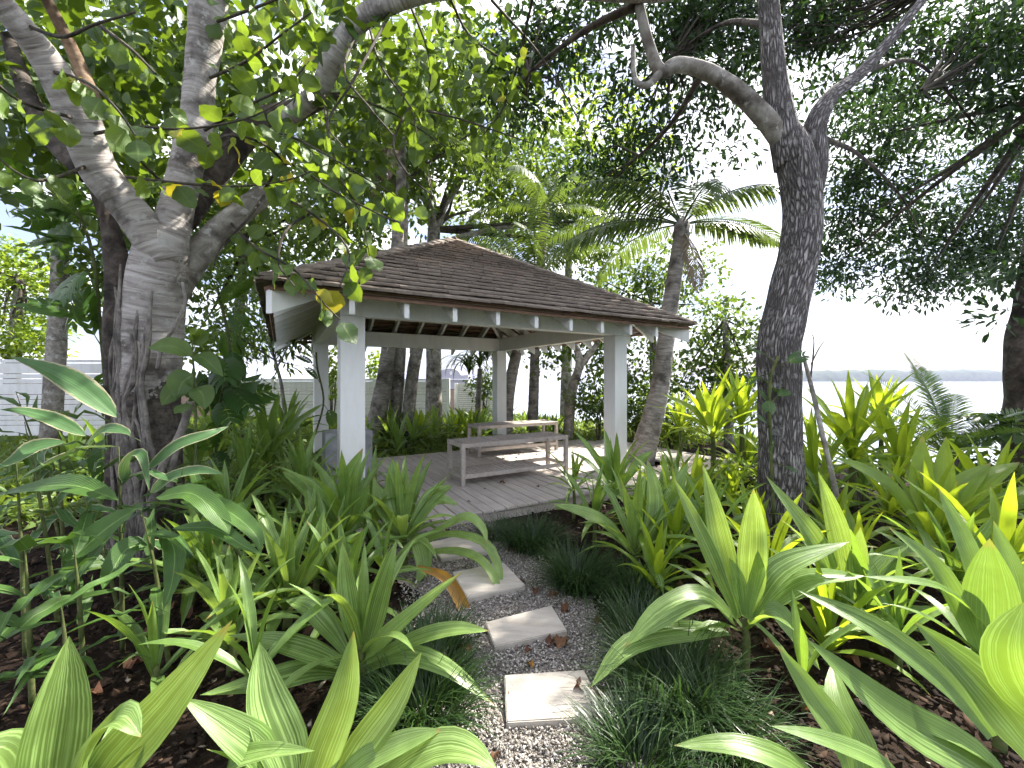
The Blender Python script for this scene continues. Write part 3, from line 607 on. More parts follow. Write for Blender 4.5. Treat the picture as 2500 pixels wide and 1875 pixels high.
def crown(blobs, per, L, wr, hi=False, crad=.22, droop=.3, shell=.45):
    """blobs: (centre, (rx,ry,rz), number of leaf clusters); clustered leaves"""
    CC, AA, NN = [], [], []
    for c, r, k in blobs:
        d = RNG.normal(size=(k, 3)); d /= np.linalg.norm(d, axis=1)[:, None]; rad = RNG.uniform(0, 1, k) ** shell; cc = np.array(c) + d * rad[:, None] * np.array(r)
        o = RNG.normal(size=(k, per, 3)); o /= np.linalg.norm(o, axis=2)[..., None]; pos = cc[:, None] + o * (crad * RNG.uniform(.3, 1, (k, per)) ** .7)[..., None] * np.array([1, 1, .7])
        ax = o + np.array([0, 0, -droop]) + RNG.normal(size=o.shape) * .35; nn = np.array([0, 0, 1.]) + RNG.normal(size=o.shape) * .55
        CC.append(pos.reshape(-1, 3)); AA.append(ax.reshape(-1, 3)); NN.append(nn.reshape(-1, 3))
    C, A, N = np.vstack(CC), np.vstack(AA), np.vstack(NN); n = len(C); l = L * RNG.uniform(.7, 1.2, n)
    return leaf_cloud(C, A, N, l, l * wr * RNG.uniform(.85, 1.15, n), hi)
def blob(px, py, d, rx, ry, rd, k): c = U(px, py, d); return (tuple(c), (rx / F * d, rd, ry / F * d), k)
def crown_part(name, e, blobs, per, L, wr, mat, **kw):
    V, Fc = crown(blobs, per, L, wr, **kw); V = V - np.array(e.location); return tag(link(name, np_mesh(name, V, Fc), e, M[mat]), kind='stuff')
def pts(*q): return [tuple(U(*p)) for p in q]
def limb(e, q, rad, mat, name='limb', seg=14, n=None, rough=.05, **kw):
    if 'bark' in mat and name in ('limb', 'trunk', 'fused_stem'): rad = [r / math.sqrt(1 + ((p[0] - 1250) / F) ** 2) for r, p in zip(rad, q)]
    me = tube(pts(*q), rad, seg, n, rough, name, **kw); me.transform(Matrix.Translation(-Vector(e.location))); return link(name, me, e, M[mat])
def twigs(e, ends, start, r, mat='twig'):
    for q in ends:
        s = Vector(start); q = Vector(q); mid = (s + q) / 2 + Vector(RNG.uniform(-.15, .15, 3)); me = tube([s, mid, q], [r, r * .6, r * .2], 6, 8, name='branch', cap=False); me.transform(Matrix.Translation(-Vector(e.location))); link('branch', me, e, M[mat])

# ------------------------------------------------------------------ big pale-barked tree, left
lt = empty('pale_bark_tree', U(368, 1345, 3.7), 'large pale-barked tree with heart-shaped leaves left of the pavilion', 'tree'); lt.location.z = 0
limb(lt, [(362, 1375, 3.7), (365, 1300, 3.7), (366, 1180, 3.7), (362, 1000, 3.7), (368, 850, 3.7), (380, 720, 3.68), (398, 610, 3.65), (412, 560, 3.65)], [.46, .37, .33, .32, .315, .30, .26, .2], 'bark_trunk', 'trunk', 24, 60, .035, freq=5)
limb(lt, [(300, 1375, 3.62), (296, 1200, 3.6), (296, 1000, 3.6), (292, 820, 3.6), (290, 700, 3.62), (270, 560, 3.65), (225, 440, 3.6)], [.2, .16, .145, .14, .13, .10, .06], 'bark_dark', 'fused_stem', 14, 40, .12)
limb(lt, [(405, 640, 3.62), (335, 535, 3.5), (245, 420, 3.35), (190, 285, 3.2), (115, 150, 3.0), (30, 40, 2.8), (-80, -80, 2.6)], [.2, .19, .185, .19, .15, .13, .12], 'bark_smooth', seg=18, n=44, freq=9)
limb(lt, [(225, 250, 3.2), (185, 140, 3.15), (120, 10, 3.0), (60, -90, 2.9)], [.09, .065, .055, .05], 'bark_brown', n=24)
limb(lt, [(405, 620, 3.66), (440, 470, 3.75), (475, 330, 3.8), (488, 200, 3.8), (500, 110, 3.8), (508, 0, 3.75), (505, -110, 3.7)], [.2, .17, .165, .155, .17, .195, .2], 'bark_smooth', seg=18, n=44, freq=9)
limb(lt, [(390, 760, 3.72), (455, 660, 3.88), (545, 555, 4.05), (655, 465, 4.3)], [.2, .165, .14, .11], 'bark_mottled', n=24)
limb(lt, [(440, 540, 3.9), (530, 410, 4.1), (620, 310, 4.3), (720, 270, 4.45), (820, 225, 4.6)], [.16, .17, .155, .12, .08], 'bark_dark', n=26)
limb(lt, [(690, 300, 4.4), (775, 225, 4.25), (815, 140, 4.1), (870, 60, 4.0), (950, 8, 3.9), (1080, -28, 3.8), (1300, -34, 3.7), (1600, -18, 3.6), (1760, -60, 3.5)], [.10, .105, .105, .10, .095, .09, .08, .075, .07], 'bark_smooth', n=50, freq=10)
limb(lt, [(215, 430, 3.5), (120, 330, 3.6), (60, 210, 3.7), (20, 90, 3.8)], [.1, .12, .1, .08], 'bark_dark', n=20)
def trunk_front(x):      # depth of the bark surface of trunk and fused stem at photo column x
    d1, d2 = (x - 365) / F * 3.5, (x - 296) / F * 3.55
    return min(3.7 - math.sqrt(max(.001, .255 ** 2 - d1 * d1)), 3.6 - math.sqrt(max(.0005, .115 ** 2 - d2 * d2)))
for k in range(18):    # aerial roots down the left and front of the trunk
    x = 272 + k * 5.6 + RNG.uniform(-6, 6); yy = RNG.uniform(590, 820); q = []; r = RNG.uniform(.008, .022)
    while yy < 1330:
        x = max(258, min(420, x)); q.append((x, yy, trunk_front(x) - r * .5 - .07 * sstep((yy - 1000) / 350))); yy += RNG.uniform(60, 100); x += RNG.uniform(-19, 17) + (-3 if yy < 1000 else 5)
    q.append((x + RNG.uniform(-25, 25), 1372 + RNG.uniform(-10, 20), trunk_front(x) - .12))
    q[0] = (q[0][0], q[0][1], q[0][2] + .04); limb(lt, q, [r * .5] + [r] * (len(q) - 2) + [r * .8], 'bark_root', 'aerial_root', 8, None, .12, freq=14)
for q, r in (([(446, 690, 3.42), (452, 740, 3.4), (425, 800, 3.38), (395, 850, 3.36), (385, 900, 3.36)], .014), ([(465, 980, 3.4), (440, 1060, 3.36), (400, 1130, 3.32), (375, 1220, 3.3), (360, 1330, 3.3)], .03), ([(455, 1020, 3.42), (425, 1120, 3.35), (410, 1230, 3.32), (420, 1350, 3.3)], .026)):
    limb(lt, q, [r] * len(q), 'bark_root', 'aerial_root', 8, None, .1)
OV = []
for k in range(9):
    n_ = 9; P = np.array([(t, 0, -.22 * RNG.uniform(.3, 1.2) * t * t) for t in np.linspace(0, 1, n_)]); hw = [.40 * RNG.uniform(.9, 1.08) * w_ovate(t, RNG.uniform(.33, .42)) for t in np.linspace(0, 1, n_)]
    me = strip(P, (0, 1, 0), hw, 5, RNG.uniform(-.25, .35), RNG.uniform(.08, .28), 8, 'leaf', nrm=(0, 0, 1)); me.materials.append(M['broad_leaf']); OV.append(me)
TW = [[(640, 470, 4.2), (700, 400, 3.7), (820, 470, 3.3), (960, 540, 3.1)], [(655, 465, 4.3), (760, 520, 3.5), (850, 610, 3.2), (830, 700, 3.1)], [(600, 310, 4.2), (700, 330, 3.4), (800, 380, 3.2), (900, 440, 3.2), (1010, 500, 3.3)],
      [(820, 225, 4.6), (900, 250, 4.3), (1000, 300, 4.2), (1090, 360, 4.3)], [(790, 215, 4.2), (800, 320, 3.8), (830, 430, 3.6), (880, 520, 3.5), (905, 640, 3.4)], [(900, 60, 4.0), (930, 160, 3.9), (1000, 260, 3.9), (1020, 340, 4.0)],
      [(290, 430, 3.45), (420, 445, 3.1), (560, 455, 3.0), (700, 440, 3.0), (800, 400, 3.0)], [(210, 330, 3.2), (330, 310, 2.9), (450, 315, 2.8), (600, 290, 2.8), (720, 230, 2.8)], [(480, 330, 3.75), (600, 260, 3.4), (700, 210, 3.3), (760, 140, 3.3)],
      [(490, 200, 3.75), (600, 150, 3.5), (680, 90, 3.4), (760, 30, 3.3)], [(110, 170, 3.0), (210, 200, 2.7), (280, 260, 2.6), (330, 330, 2.6)], [(240, 60, 3.0), (320, 120, 2.9), (380, 180, 2.8)], [(190, 290, 3.1), (80, 260, 2.7), (10, 220, 2.5), (-40, 160, 2.4)],
      [(225, 400, 3.2), (110, 440, 2.9), (40, 420, 2.8), (-30, 360, 2.7)], [(510, 60, 3.72), (620, 20, 3.4), (720, -20, 3.3)], [(1000, 10, 3.9), (1040, 110, 4.0), (1050, 200, 4.1), (1020, 290, 4.2)], [(1100, 0, 3.8), (1150, 90, 4.2), (1250, 160, 4.4)],
      [(560, 540, 4.0), (620, 600, 3.4), (720, 660, 3.2), (790, 740, 3.0), (830, 780, 2.95)], [(700, 400, 3.7), (640, 350, 3.3), (560, 330, 3.1), (500, 360, 3.0)], [(1300, 0, 3.7), (1240, 240, 4.6), (1180, 330, 4.8)], [(1200, 0, 3.8), (1330, 150, 4.8), (1430, 330, 5.0), (1440, 400, 5.0)],
      [(1000, 260, 4.0), (1120, 290, 4.6), (1240, 330, 4.8), (1300, 350, 4.8)], [(440, 480, 3.6), (380, 430, 3.2), (330, 380, 3.0), (290, 330, 2.9)], [(60, 60, 2.8), (150, 90, 2.6), (230, 60, 2.5), (330, 30, 2.5)], [(880, 60, 4.0), (840, 170, 3.6), (900, 260, 3.4), (960, 330, 3.4)],
      [(650, 470, 4.2), (600, 540, 3.6), (540, 600, 3.4), (520, 660, 3.4)], [(760, 520, 3.5), (700, 560, 3.2), (680, 640, 3.1), (720, 700, 3.05)], [(1000, 260, 4.2), (960, 350, 3.9), (1000, 430, 3.9), (1060, 480, 4.0)], [(960, 20, 3.9), (860, 200, 3.5), (800, 300, 3.4), (840, 360, 3.4)]]
n_leaf = 0
for q in TW:
    q = [(q[0][0], q[0][1], q[0][2] + .1)] + q[1:]
    limb(lt, q, [.014, .011, .008, .006, .004][:len(q)], 'twig', 'twig', 6, None, 0, cap=False)
    S = smooth_path(pts(*q), 40); step = .09
    Ls = np.concatenate([[0], np.cumsum(np.linalg.norm(np.diff(S, axis=0), axis=1))]); pos = Ls[-1] * .25
    while pos < Ls[-1] and n_leaf < 299:
        i = int(np.searchsorted(Ls, pos)); i = min(i, 39); p = Vector(S[i]); ta = Vector(S[i] - S[max(0, i - 1)]).normalized() if i else Vector((1, 0, 0))
        ax = (ta * .35 + Vector(RNG.normal(size=3)) * .55 + Vector((0, 0, -.75))).normalized(); nr = (Vector(RNG.normal(size=3)) * .75 + Vector((0, -.45, .35))).normalized(); y = nr.cross(ax).normalized(); z = ax.cross(y); s = RNG.uniform(.10, .22)
        o = link('leaf', OV[RNG.integers(9)], lt); p2 = p + ax * .035; o.matrix_local = Matrix.Translation(p2 - Vector(lt.location)) @ Matrix((ax, y, z)).transposed().to_4x4() @ Matrix.Scale(s, 4); n_leaf += 1; pos += step * RNG.uniform(.6, 1.3)
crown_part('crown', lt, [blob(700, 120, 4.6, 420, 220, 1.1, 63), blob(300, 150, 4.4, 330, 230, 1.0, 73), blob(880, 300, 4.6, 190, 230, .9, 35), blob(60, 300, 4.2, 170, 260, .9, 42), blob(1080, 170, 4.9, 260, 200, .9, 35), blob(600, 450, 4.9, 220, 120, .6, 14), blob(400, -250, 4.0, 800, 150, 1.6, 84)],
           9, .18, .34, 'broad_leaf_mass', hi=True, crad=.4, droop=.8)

# ------------------------------------------------------------------ fissured tree, right
rt = empty('fissured_bark_tree', U(1905, 1320, 4.0), 'tall tree with rough fissured bark and small dark leaves right of the deck', 'tree'); rt.location.z = 0
limb(rt, [(1908, 1350, 4.0), (1906, 1300, 4.0), (1905, 1220, 4.0), (1905, 1080, 4.0), (1903, 950, 4.0), (1900, 850, 4.0), (1922, 740, 4.02), (1950, 620, 4.05), (1958, 500, 4.05), (1945, 400, 4.0), (1915, 320, 4.0)], [.33, .27, .245, .232, .225, .222, .222, .22, .215, .21, .16], 'bark_fissured', 'trunk', 28, 80, .045, freq=8)
limb(rt, [(1935, 400, 4.0), (1905, 290, 4.0), (1890, 180, 4.0), (1880, 60, 4.0), (1872, -80, 4.0)], [.19, .155, .13, .115, .1], 'bark_fissured', n=40, seg=16)
limb(rt, [(1955, 540, 4.08), (1985, 420, 4.1), (1990, 310, 4.15), (2030, 235, 4.3), (2110, 170, 4.5), (2220, 40, 4.7), (2300, -60, 4.9)], [.16, .145, .13, .10, .085, .07, .05], 'bark_fissured', n=40, seg=14)
limb(rt, [(1950, 420, 4.03), (1895, 322, 3.98), (1852, 272, 3.95), (1790, 215, 3.9), (1720, 172, 3.85), (1655, 158, 3.8), (1612, 172, 3.8), (1585, 110, 3.75), (1560, 10, 3.7), (1545, -90, 3.7)], [.09, .11, .10, .092, .08, .07, .06, .05, .045, .04], 'bark_mottled', n=50, seg=14, freq=12)
limb(rt, [(1618, 170, 3.8), (1580, 208, 3.78), (1550, 190, 3.76), (1545, 110, 3.74)], [.045, .032, .026, .02], 'bark_mottled', n=20, seg=8)
for q in ([(2110, 170, 4.5), (2250, 160, 6.2), (2400, 330, 6.9), (2480, 420, 7.2)], [(1990, 330, 4.15), (2100, 380, 5.8), (2200, 480, 6.6), (2260, 600, 6.9)], [(1880, 60, 4.0), (1760, 60, 5.4), (1640, 140, 6.6), (1500, 260, 7.2)], [(1720, 172, 3.85), (1640, 300, 5.4), (1560, 380, 6.3), (1480, 430, 6.9)], [(1560, 10, 3.7), (1420, 80, 4.2), (1290, 180, 5.8), (1230, 260, 6.2)]):
    limb(rt, q, [.045, .032, .02, .008], 'bark_dark', n=24, seg=8, cap=False)
RTB = [blob(1990, 60, 6.92, 420, 190, 1.68, 378), blob(2380, 120, 7.18, 260, 230, 1.56, 215), blob(1700, 60, 6.65, 260, 170, 1.44, 192), blob(1350, 110, 6.52, 260, 160, 1.08, 148), blob(1230, 230, 6.78, 150, 120, 0.84, 50), blob(1620, 340, 7.18, 230, 130, 0.96, 99), blob(1500, 420, 7.45, 150, 80, 0.60, 40), blob(1800, -60, 7.20, 420, 50, 1.00, 78)]
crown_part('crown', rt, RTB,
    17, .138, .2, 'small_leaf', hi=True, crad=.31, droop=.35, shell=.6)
ROOTS = [U(*q) for q in ((1880, 60, 4.0), (2110, 170, 4.5), (2300, -60, 4.9), (2250, 220, 5.6), (1640, 140, 6.3), (1560, 380, 6.3), (1420, 80, 5.4), (1290, 180, 5.8), (1720, 172, 3.85), (1560, 10, 3.7), (1990, 320, 4.15))]
BV, BF = [], []
for c, r, k in RTB:
    src = min(ROOTS, key=lambda q: (q - Vector(c)).length)
    for _ in range(max(4, k // 12)):
        d = RNG.normal(size=3); d /= np.linalg.norm(d); e_ = np.array(c) + d * np.array(r) * RNG.uniform(.4, .95); mid = (np.array(src) * .45 + np.array(c) * .55) + RNG.normal(size=3) * .25
        me_ = tube([tuple(src), tuple(mid), tuple(e_)], [.02, .011, .003], 4, 9, 0, 'x', False); n0 = len(BV); BV += [tuple(v.co) for v in me_.vertices]; BF += [tuple(i + n0 for i in p.vertices) for p in me_.polygons]; bpy.data.meshes.remove(me_)
bm_ = mesh('branchlets', BV, BF, None, True); bm_.transform(Matrix.Translation(-Vector(rt.location))); tag(link('branchlets', bm_, rt, M['twig']), kind='stuff')

# ------------------------------------------------------------------ palms and cycad
def frond(e, base, az, el, L, droop, lw=.5, npair=46, mat='palm_leaf', lwid=.02, hang=.6, twist=0.0, name='frond', rr=.018, start=.12, vee=.35):
    n = 26; P = [np.zeros(3)]; 
    for i in range(n - 1):
        t = (i + .5) / (n - 1); a = el - droop * t ** 1.3; P.append(P[-1] + np.array([math.cos(a), 0, math.sin(a)]) * L / (n - 1))
    P = np.array(P); T = np.gradient(P, axis=0); T /= np.linalg.norm(T, axis=1)[:, None]
    C, A, N, Ls, Wd = [], [], [], [], []; side = np.array([0, 1, 0.])
    for k in range(npair):
        t = start + (1 - start) * (k + .5) / npair; f = t * (n - 1); i = min(int(f), n - 2); p = P[i] + (P[i + 1] - P[i]) * (f - i); tt = T[i]; nn = np.cross(tt, side); nn = nn if nn[2] > 0 else -nn
        l = lw * (math.sin(math.pi * min(1, (t - start) / (1 - start) * .86 + .12)) ** .75) * RNG.uniform(.9, 1.1)
        for s in (-1, 1):
            ax = side * s + tt * (.35 + .55 * t) + nn * vee * (1 - hang) - np.array([0, 0, hang]) * 1.0 + RNG.normal(size=3) * .06; ax /= np.linalg.norm(ax)
            C.append(p); A.append(ax); N.append(nn + side * s * .3); Ls.append(l); Wd.append(lwid * (0.6 + .4 * math.sin(math.pi * t)))
    C, A, N, Ls, Wd = map(np.array, (C, A, N, Ls, Wd)); A2 = A - np.array([0, 0, .55 * hang + .15]); A2 /= np.linalg.norm(A2, axis=1)[:, None]
    N = N - A * (N * A).sum(1)[:, None]; N /= np.linalg.norm(N, axis=1)[:, None]; S = np.cross(A, N); l = Ls[:, None]; w = Wd[:, None]; mid = C + A * l * .5
    V = np.stack([C - S * w * .4, C + S * w * .4, mid + S * w, mid - S * w, mid + A2 * l * .5 + S * w * .12, mid + A2 * l * .5 - S * w * .12], 1).reshape(-1, 3)
    Fc = (np.array([(0, 1, 2, 3), (3, 2, 4, 5)])[None] + 6 * np.arange(len(C))[:, None, None]).reshape(-1, 4)
    th = np.linspace(0, 2 * math.pi, 5)[:-1]; RV = []; 
    for i in range(n):
        nn = np.cross(T[i], side); r = rr * (1 - .85 * i / (n - 1))
        for q in th: RV.append(P[i] + r * (math.cos(q) * side + math.sin(q) * nn))
    RF = [(i * 4 + j, i * 4 + (j + 1) % 4, (i + 1) * 4 + (j + 1) % 4, (i + 1) * 4 + j) for i in range(n - 1) for j in range(4)]
    V = np.vstack([V, np.array(RV)]); Fc = np.vstack([Fc, np.array(RF) + 6 * len(C)])
    me = np_mesh(name, V, Fc); o = link(name, me, e, M[mat]); o.matrix_local = Matrix.Translation(Vector(base) - Vector(e.location)) @ Matrix.Rotation(az, 4, 'Z') @ Matrix.Rotation(twist, 4, 'X'); return o
def palm(label, trunk, rad, fr, L, lw, mat='palm_leaf', barkm='bark_palm', hang=.7, dead=0, group='palms around the pavilion', lwid=.022, boot=True):
    b = U(*trunk[0]); e = empty('palm_tree', (b.x, b.y, ground_z(b.x, b.y)), label, 'palm', group)
    limb(e, trunk, rad, barkm, 'trunk', 16, 90, .02, rings=.07, ringstep=.085)
    top = U(*trunk[-1])
    if boot: me = tube([(0, 0, -.35), (0, 0, -.05), (.02, 0, .12), (.03, 0, .24)], [rad[-1] * .9, rad[-1] * 1.25, rad[-1] * .8, .01], 12, 24, .15, 'leaf_base', freq=18); o = link('leaf_base', me, e, M['bark_palm']); o.location = top - e.location
    for az, el, dr, s in fr: frond(e, top + Vector((0, 0, .08)), R(az), R(el), L * s, R(dr), lw * s ** .5, mat=mat, hang=hang, lwid=lwid, twist=RNG.uniform(-.3, .3))
    for k in range(dead): frond(e, top, RNG.uniform(0, 6.28), R(-40), L * .55, R(48), lw * .6, 30, 'dead_frond', .015, .9)
    return e
palm('leaning ringed coconut palm rising through the deck at its right end', [(1560, 1140, 7.1), (1575, 1085, 7.1), (1608, 960, 7.12), (1625, 840, 7.15), (1640, 720, 7.2), (1658, 600, 7.2), (1664, 560, 7.2)], [.25, .21, .165, .15, .14, .125, .12],
     [(185, 8, 55, 1.0), (150, 30, 62, 1.05), (12, 22, 62, .8), (48, 50, 58, .85), (330, 40, 85, .75), (100, 58, 60, 1.05), (75, 74, 40, .9), (130, 66, 45, .95), (350, 8, 55, .65), (205, 40, 85, .95), (265, 30, 95, .8), (170, 18, 75, 1.0), (120, 15, 70, .9)], 2.7, .6, hang=.66, dead=1)
palm('short feathery palm with upright fronds behind the roof ridge', [(1300, 1050, 10.5), (1305, 900, 10.5), (1308, 760, 10.5), (1310, 690, 10.5)], [.14, .12, .11, .1],
     [(90, 84, 20, 1.25), (180, 60, 70, 1.0), (10, 55, 80, 1.0), (45, 68, 60, 1.0), (140, 70, 60, 1.1), (250, 55, 80, .9), (320, 50, 85, .9), (215, 40, 75, 1.0), (285, 75, 50, .9)], 2.6, .5)
palm('slim ringed palm left of the paired mottled trunks behind the deck', [(905, 1090, 9.6), (925, 1000, 9.6), (945, 880, 9.6), (958, 760, 9.6), (972, 560, 9.6), (980, 420, 9.6), (978, 330, 9.6)], [.24, .21, .17, .15, .135, .12, .11],
     [(200, 10, 70, 1), (160, 20, 80, 1), (20, 15, 80, 1), (60, 45, 80, 1), (250, 30, 95, 1), (300, 20, 85, 1), (340, 45, 90, 1), (110, 60, 70, 1), (220, 55, 80, .9), (280, 60, 90, 1), (180, 65, 70, 1)], 3.0, .6, dead=6)
palm('leaning palm trunk behind the far right corner column', [(1235, 1060, 9.9), (1242, 960, 10), (1262, 860, 10.1), (1290, 780, 10.3), (1320, 640, 10.6), (1330, 520, 10.8)], [.16, .14, .13, .125, .11, .10],
     [(0, 20, 80, .9), (60, 40, 70, .9), (120, 45, 75, .9), (180, 25, 80, .9), (240, 40, 85, .9), (300, 35, 80, .9), (30, 65, 60, .9), (200, 65, 60, .9)], 2.6, .5)
palm('tall palm crown hanging above the left tree at the top edge', [(300, 1100, 9.5), (360, 800, 9.3), (430, 400, 9.0), (470, 60, 8.8), (480, -60, 8.8)], [.2, .17, .15, .14, .13],
     [(250, 10, 70, 1), (290, 0, 60, 1), (330, 15, 75, 1), (10, 20, 80, 1), (210, 20, 80, 1), (170, 30, 80, 1), (60, 45, 80, 1), (120, 50, 80, 1), (270, 40, 100, 1)], 3.0, .6, dead=2)
cy = empty('cycad', (U(2320, 1000, 5.2).x, 5.2, 0), 'glossy blue-green cycad with stiff fronds against the sea', 'cycad'); cb = Vector((cy.location.x, 5.2, .55))
link('trunk', tube([(0, 0, -.05), (0, 0, .3), (0, 0, .58)], [.14, .15, .1], 14, 20, .15, 'trunk', freq=25), cy, M['bark_dark'])
for az, el, dr, s in [(92, 78, 25, 1.15), (120, 66, 35, 1.1), (160, 48, 50, 1.05), (185, 35, 45, 1.0), (70, 70, 30, 1.1), (40, 55, 40, 1), (200, 55, 60, .9), (230, 45, 70, .9), (270, 50, 70, .9), (310, 45, 60, .9), (0, 45, 50, 1), (340, 60, 60, .9), (110, 80, 20, 1.05), (140, 58, 60, 1.1), (172, 25, 40, .95), (215, 30, 50, .8)]:
    frond(cy, cb, R(az), R(el), 1.32 * s, R(dr), .24, 52, 'cycad_leaf', .0075, .12, name='frond', rr=.009, start=.16, vee=.6)

# ------------------------------------------------------------------ other trees
def tree(label, trunk, rad, blobs, per, L, wr, mat, barkm='bark_mottled', name='leafy_tree', limbs=(), group='leafy trees behind the pavilion', nb=9, **kw):
    b = U(*trunk[0]); e = empty(name, (b.x, b.y, ground_z(b.x, b.y)), label, 'tree', group)
    trunk = [(x, y, d) for x, y, d in trunk]; q = [(b.x, b.y, ground_z(b.x, b.y) - .1)] + pts(*trunk)[1:]
    me = tube(q, rad, 14, None, .06, 'trunk'); me.transform(Matrix.Translation(-Vector(e.location))); link('trunk', me, e, M[barkm])
    for lq, lr in limbs: limb(e, lq, lr, barkm, 'limb', 10)
    top = U(*trunk[-1])
    for c, r, k in blobs:
        d = RNG.normal(size=(max(2, nb // len(blobs)), 3)); d /= np.linalg.norm(d, axis=1)[:, None]; twigs(e, np.array(c) + d * np.array(r) * .75, top, rad[-1] * .5)
    crown_part('crown', e, [(c, r, int(k * .68)) for c, r, k in blobs], per, L, wr, mat, **kw); return e
tree('mottled pair-trunk tree standing close behind the back beam', [(955, 1090, 9.9), (965, 1000, 9.9), (975, 880, 9.9), (978, 740, 9.9), (985, 560, 10), (990, 440, 10)], [.17, .16, .15, .14, .11, .08], [blob(900, 400, 10.5, 240, 170, 1.3, 210), blob(1080, 300, 11, 220, 170, 1.3, 180), blob(760, 560, 11, 160, 90, 1, 60)], 16, .2, .3, 'mid_leaf', crad=.38,
     limbs=[([(990, 1090, 9.85), (1000, 980, 9.85), (1015, 870, 9.9), (1040, 760, 10), (1060, 600, 10.2)], [.16, .15, .15, .13, .08])])
tree('grey fork-limbed tree behind the roof peak', [(1060, 1050, 12), (1058, 800, 12), (1056, 640, 12), (1060, 560, 12)], [.25, .22, .2, .18], [blob(1080, 330, 12.6, 230, 120, 1.3, 170), blob(1250, 430, 13, 200, 140, 1.3, 170), blob(1400, 520, 13, 190, 130, 1.2, 160), blob(1000, 180, 13, 280, 170, 1.3, 190)], 16, .2, .3, 'mid_leaf', crad=.42,
     limbs=[([(1060, 565, 12), (1050, 480, 12), (1035, 420, 12), (1030, 330, 12.2)], [.17, .13, .10, .05]), ([(1060, 570, 12), (1085, 500, 12.1), (1120, 450, 12.2), (1145, 380, 12.4)], [.15, .12, .09, .05]), ([(1060, 600, 12), (1200, 560, 12.4), (1340, 540, 12.8), (1460, 480, 13)], [.12, .08, .06, .03])])
tree('crooked forked small tree between the right column and the benches', [(1385, 1040, 9.8), (1395, 960, 9.8), (1415, 890, 9.8), (1405, 830, 9.9), (1412, 760, 10)], [.13, .12, .10, .075, .05], [blob(1420, 760, 10.5, 120, 90, .9, 90), blob(1330, 860, 10.6, 80, 70, .6, 40), blob(1480, 860, 10.6, 90, 100, .8, 70)], 16, .15, .3, 'mid_leaf', crad=.32, limbs=[([(1412, 900, 9.8), (1450, 850, 9.8), (1475, 800, 9.9), (1485, 740, 10)], [.08, .065, .05, .03])])
tree('yellow-green bushy tree right of the leaning palm', [(1780, 1050, 9.5), (1775, 900, 9.5), (1770, 780, 9.6)], [.12, .09, .05], [blob(1780, 830, 9.8, 110, 120, .9, 150), blob(1700, 930, 9.8, 100, 90, .8, 90), blob(1810, 960, 9.4, 60, 90, .6, 50)], 16, .14, .3, 'mid_leaf', crad=.3)
tree('airy pale tree behind the palm trunk', [(1600, 1060, 11), (1595, 860, 11), (1590, 740, 11.2)], [.13, .1, .06], [blob(1640, 690, 11.4, 120, 130, 1, 140), blob(1540, 760, 11.6, 120, 110, .9, 110), blob(1500, 640, 11.8, 150, 100, .9, 90), blob(1560, 930, 11, 130, 90, .8, 110)], 16, .15, .3, 'mid_leaf', crad=.34)
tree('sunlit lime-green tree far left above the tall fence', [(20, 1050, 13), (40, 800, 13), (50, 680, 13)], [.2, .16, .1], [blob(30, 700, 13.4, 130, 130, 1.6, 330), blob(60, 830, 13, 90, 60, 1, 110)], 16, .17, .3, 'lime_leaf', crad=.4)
tree('tall dark-leaved tree filling the gap left of the pale limbs', [(120, 1100, 8.5), (140, 800, 8.5), (150, 480, 8.6), (160, 260, 8.7)], [.18, .15, .12, .07], [blob(150, 330, 8.8, 230, 240, 1.2, 330), blob(420, 480, 9, 190, 130, 1, 170), blob(60, 100, 9, 200, 160, 1, 170), blob(380, 180, 9, 230, 170, 1, 220), blob(300, 640, 9, 160, 130, 1, 120)], 14, .2, .32, 'mid_leaf', crad=.4)
tree('narrow-leaved frangipani-like tree left of the back left column', [(700, 1060, 8.5), (690, 960, 8.5), (672, 880, 8.5)], [.04, .034, .028], [blob(620, 800, 8.8, 130, 90, .8, 60), blob(720, 830, 8.6, 90, 80, .7, 40), blob(560, 700, 9.4, 150, 90, .9, 60)], 12, .24, .14, 'mid_leaf', barkm='bark_mottled', crad=.3, limbs=[([(672, 880, 8.5), (650, 820, 8.5), (620, 770, 8.6)], [.025, .018, .01]), ([(675, 900, 8.5), (700, 850, 8.5), (715, 790, 8.5)], [.022, .016, .01])])
tree('dense tree closing the view behind the left roof corner', [(560, 1060, 13), (580, 800, 13), (600, 600, 13)], [.2, .16, .1], [blob(640, 640, 13.5, 210, 120, 1.3, 230), blob(840, 520, 13.5, 200, 150, 1.3, 230), blob(480, 520, 13.5, 200, 140, 1.3, 200), blob(700, 350, 13.5, 240, 170, 1.3, 230), blob(540, 820, 13, 140, 60, 1, 60)], 16, .22, .3, 'mid_leaf', crad=.45)
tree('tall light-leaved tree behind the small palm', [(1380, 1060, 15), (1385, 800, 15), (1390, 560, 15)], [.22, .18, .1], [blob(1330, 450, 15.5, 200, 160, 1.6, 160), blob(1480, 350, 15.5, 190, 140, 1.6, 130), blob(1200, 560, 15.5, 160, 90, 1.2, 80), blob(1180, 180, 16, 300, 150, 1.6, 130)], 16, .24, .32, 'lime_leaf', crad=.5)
fr_ = empty('shoreline_tree', U(2470, 1150, 5.6), 'dark epiphyte-covered trunk cut by the right edge', 'tree'); fr_.location.z = 0
limb(fr_, [(2540, 1250, 5.6), (2520, 1100, 5.6), (2505, 950, 5.6), (2500, 860, 5.6), (2515, 740, 5.6), (2530, 600, 5.6), (2560, 400, 5.6), (2560, 200, 5.6)], [.5, .44, .36, .32, .25, .2, .17, .15], 'bark_dark', 'trunk', 18, 50, .1)
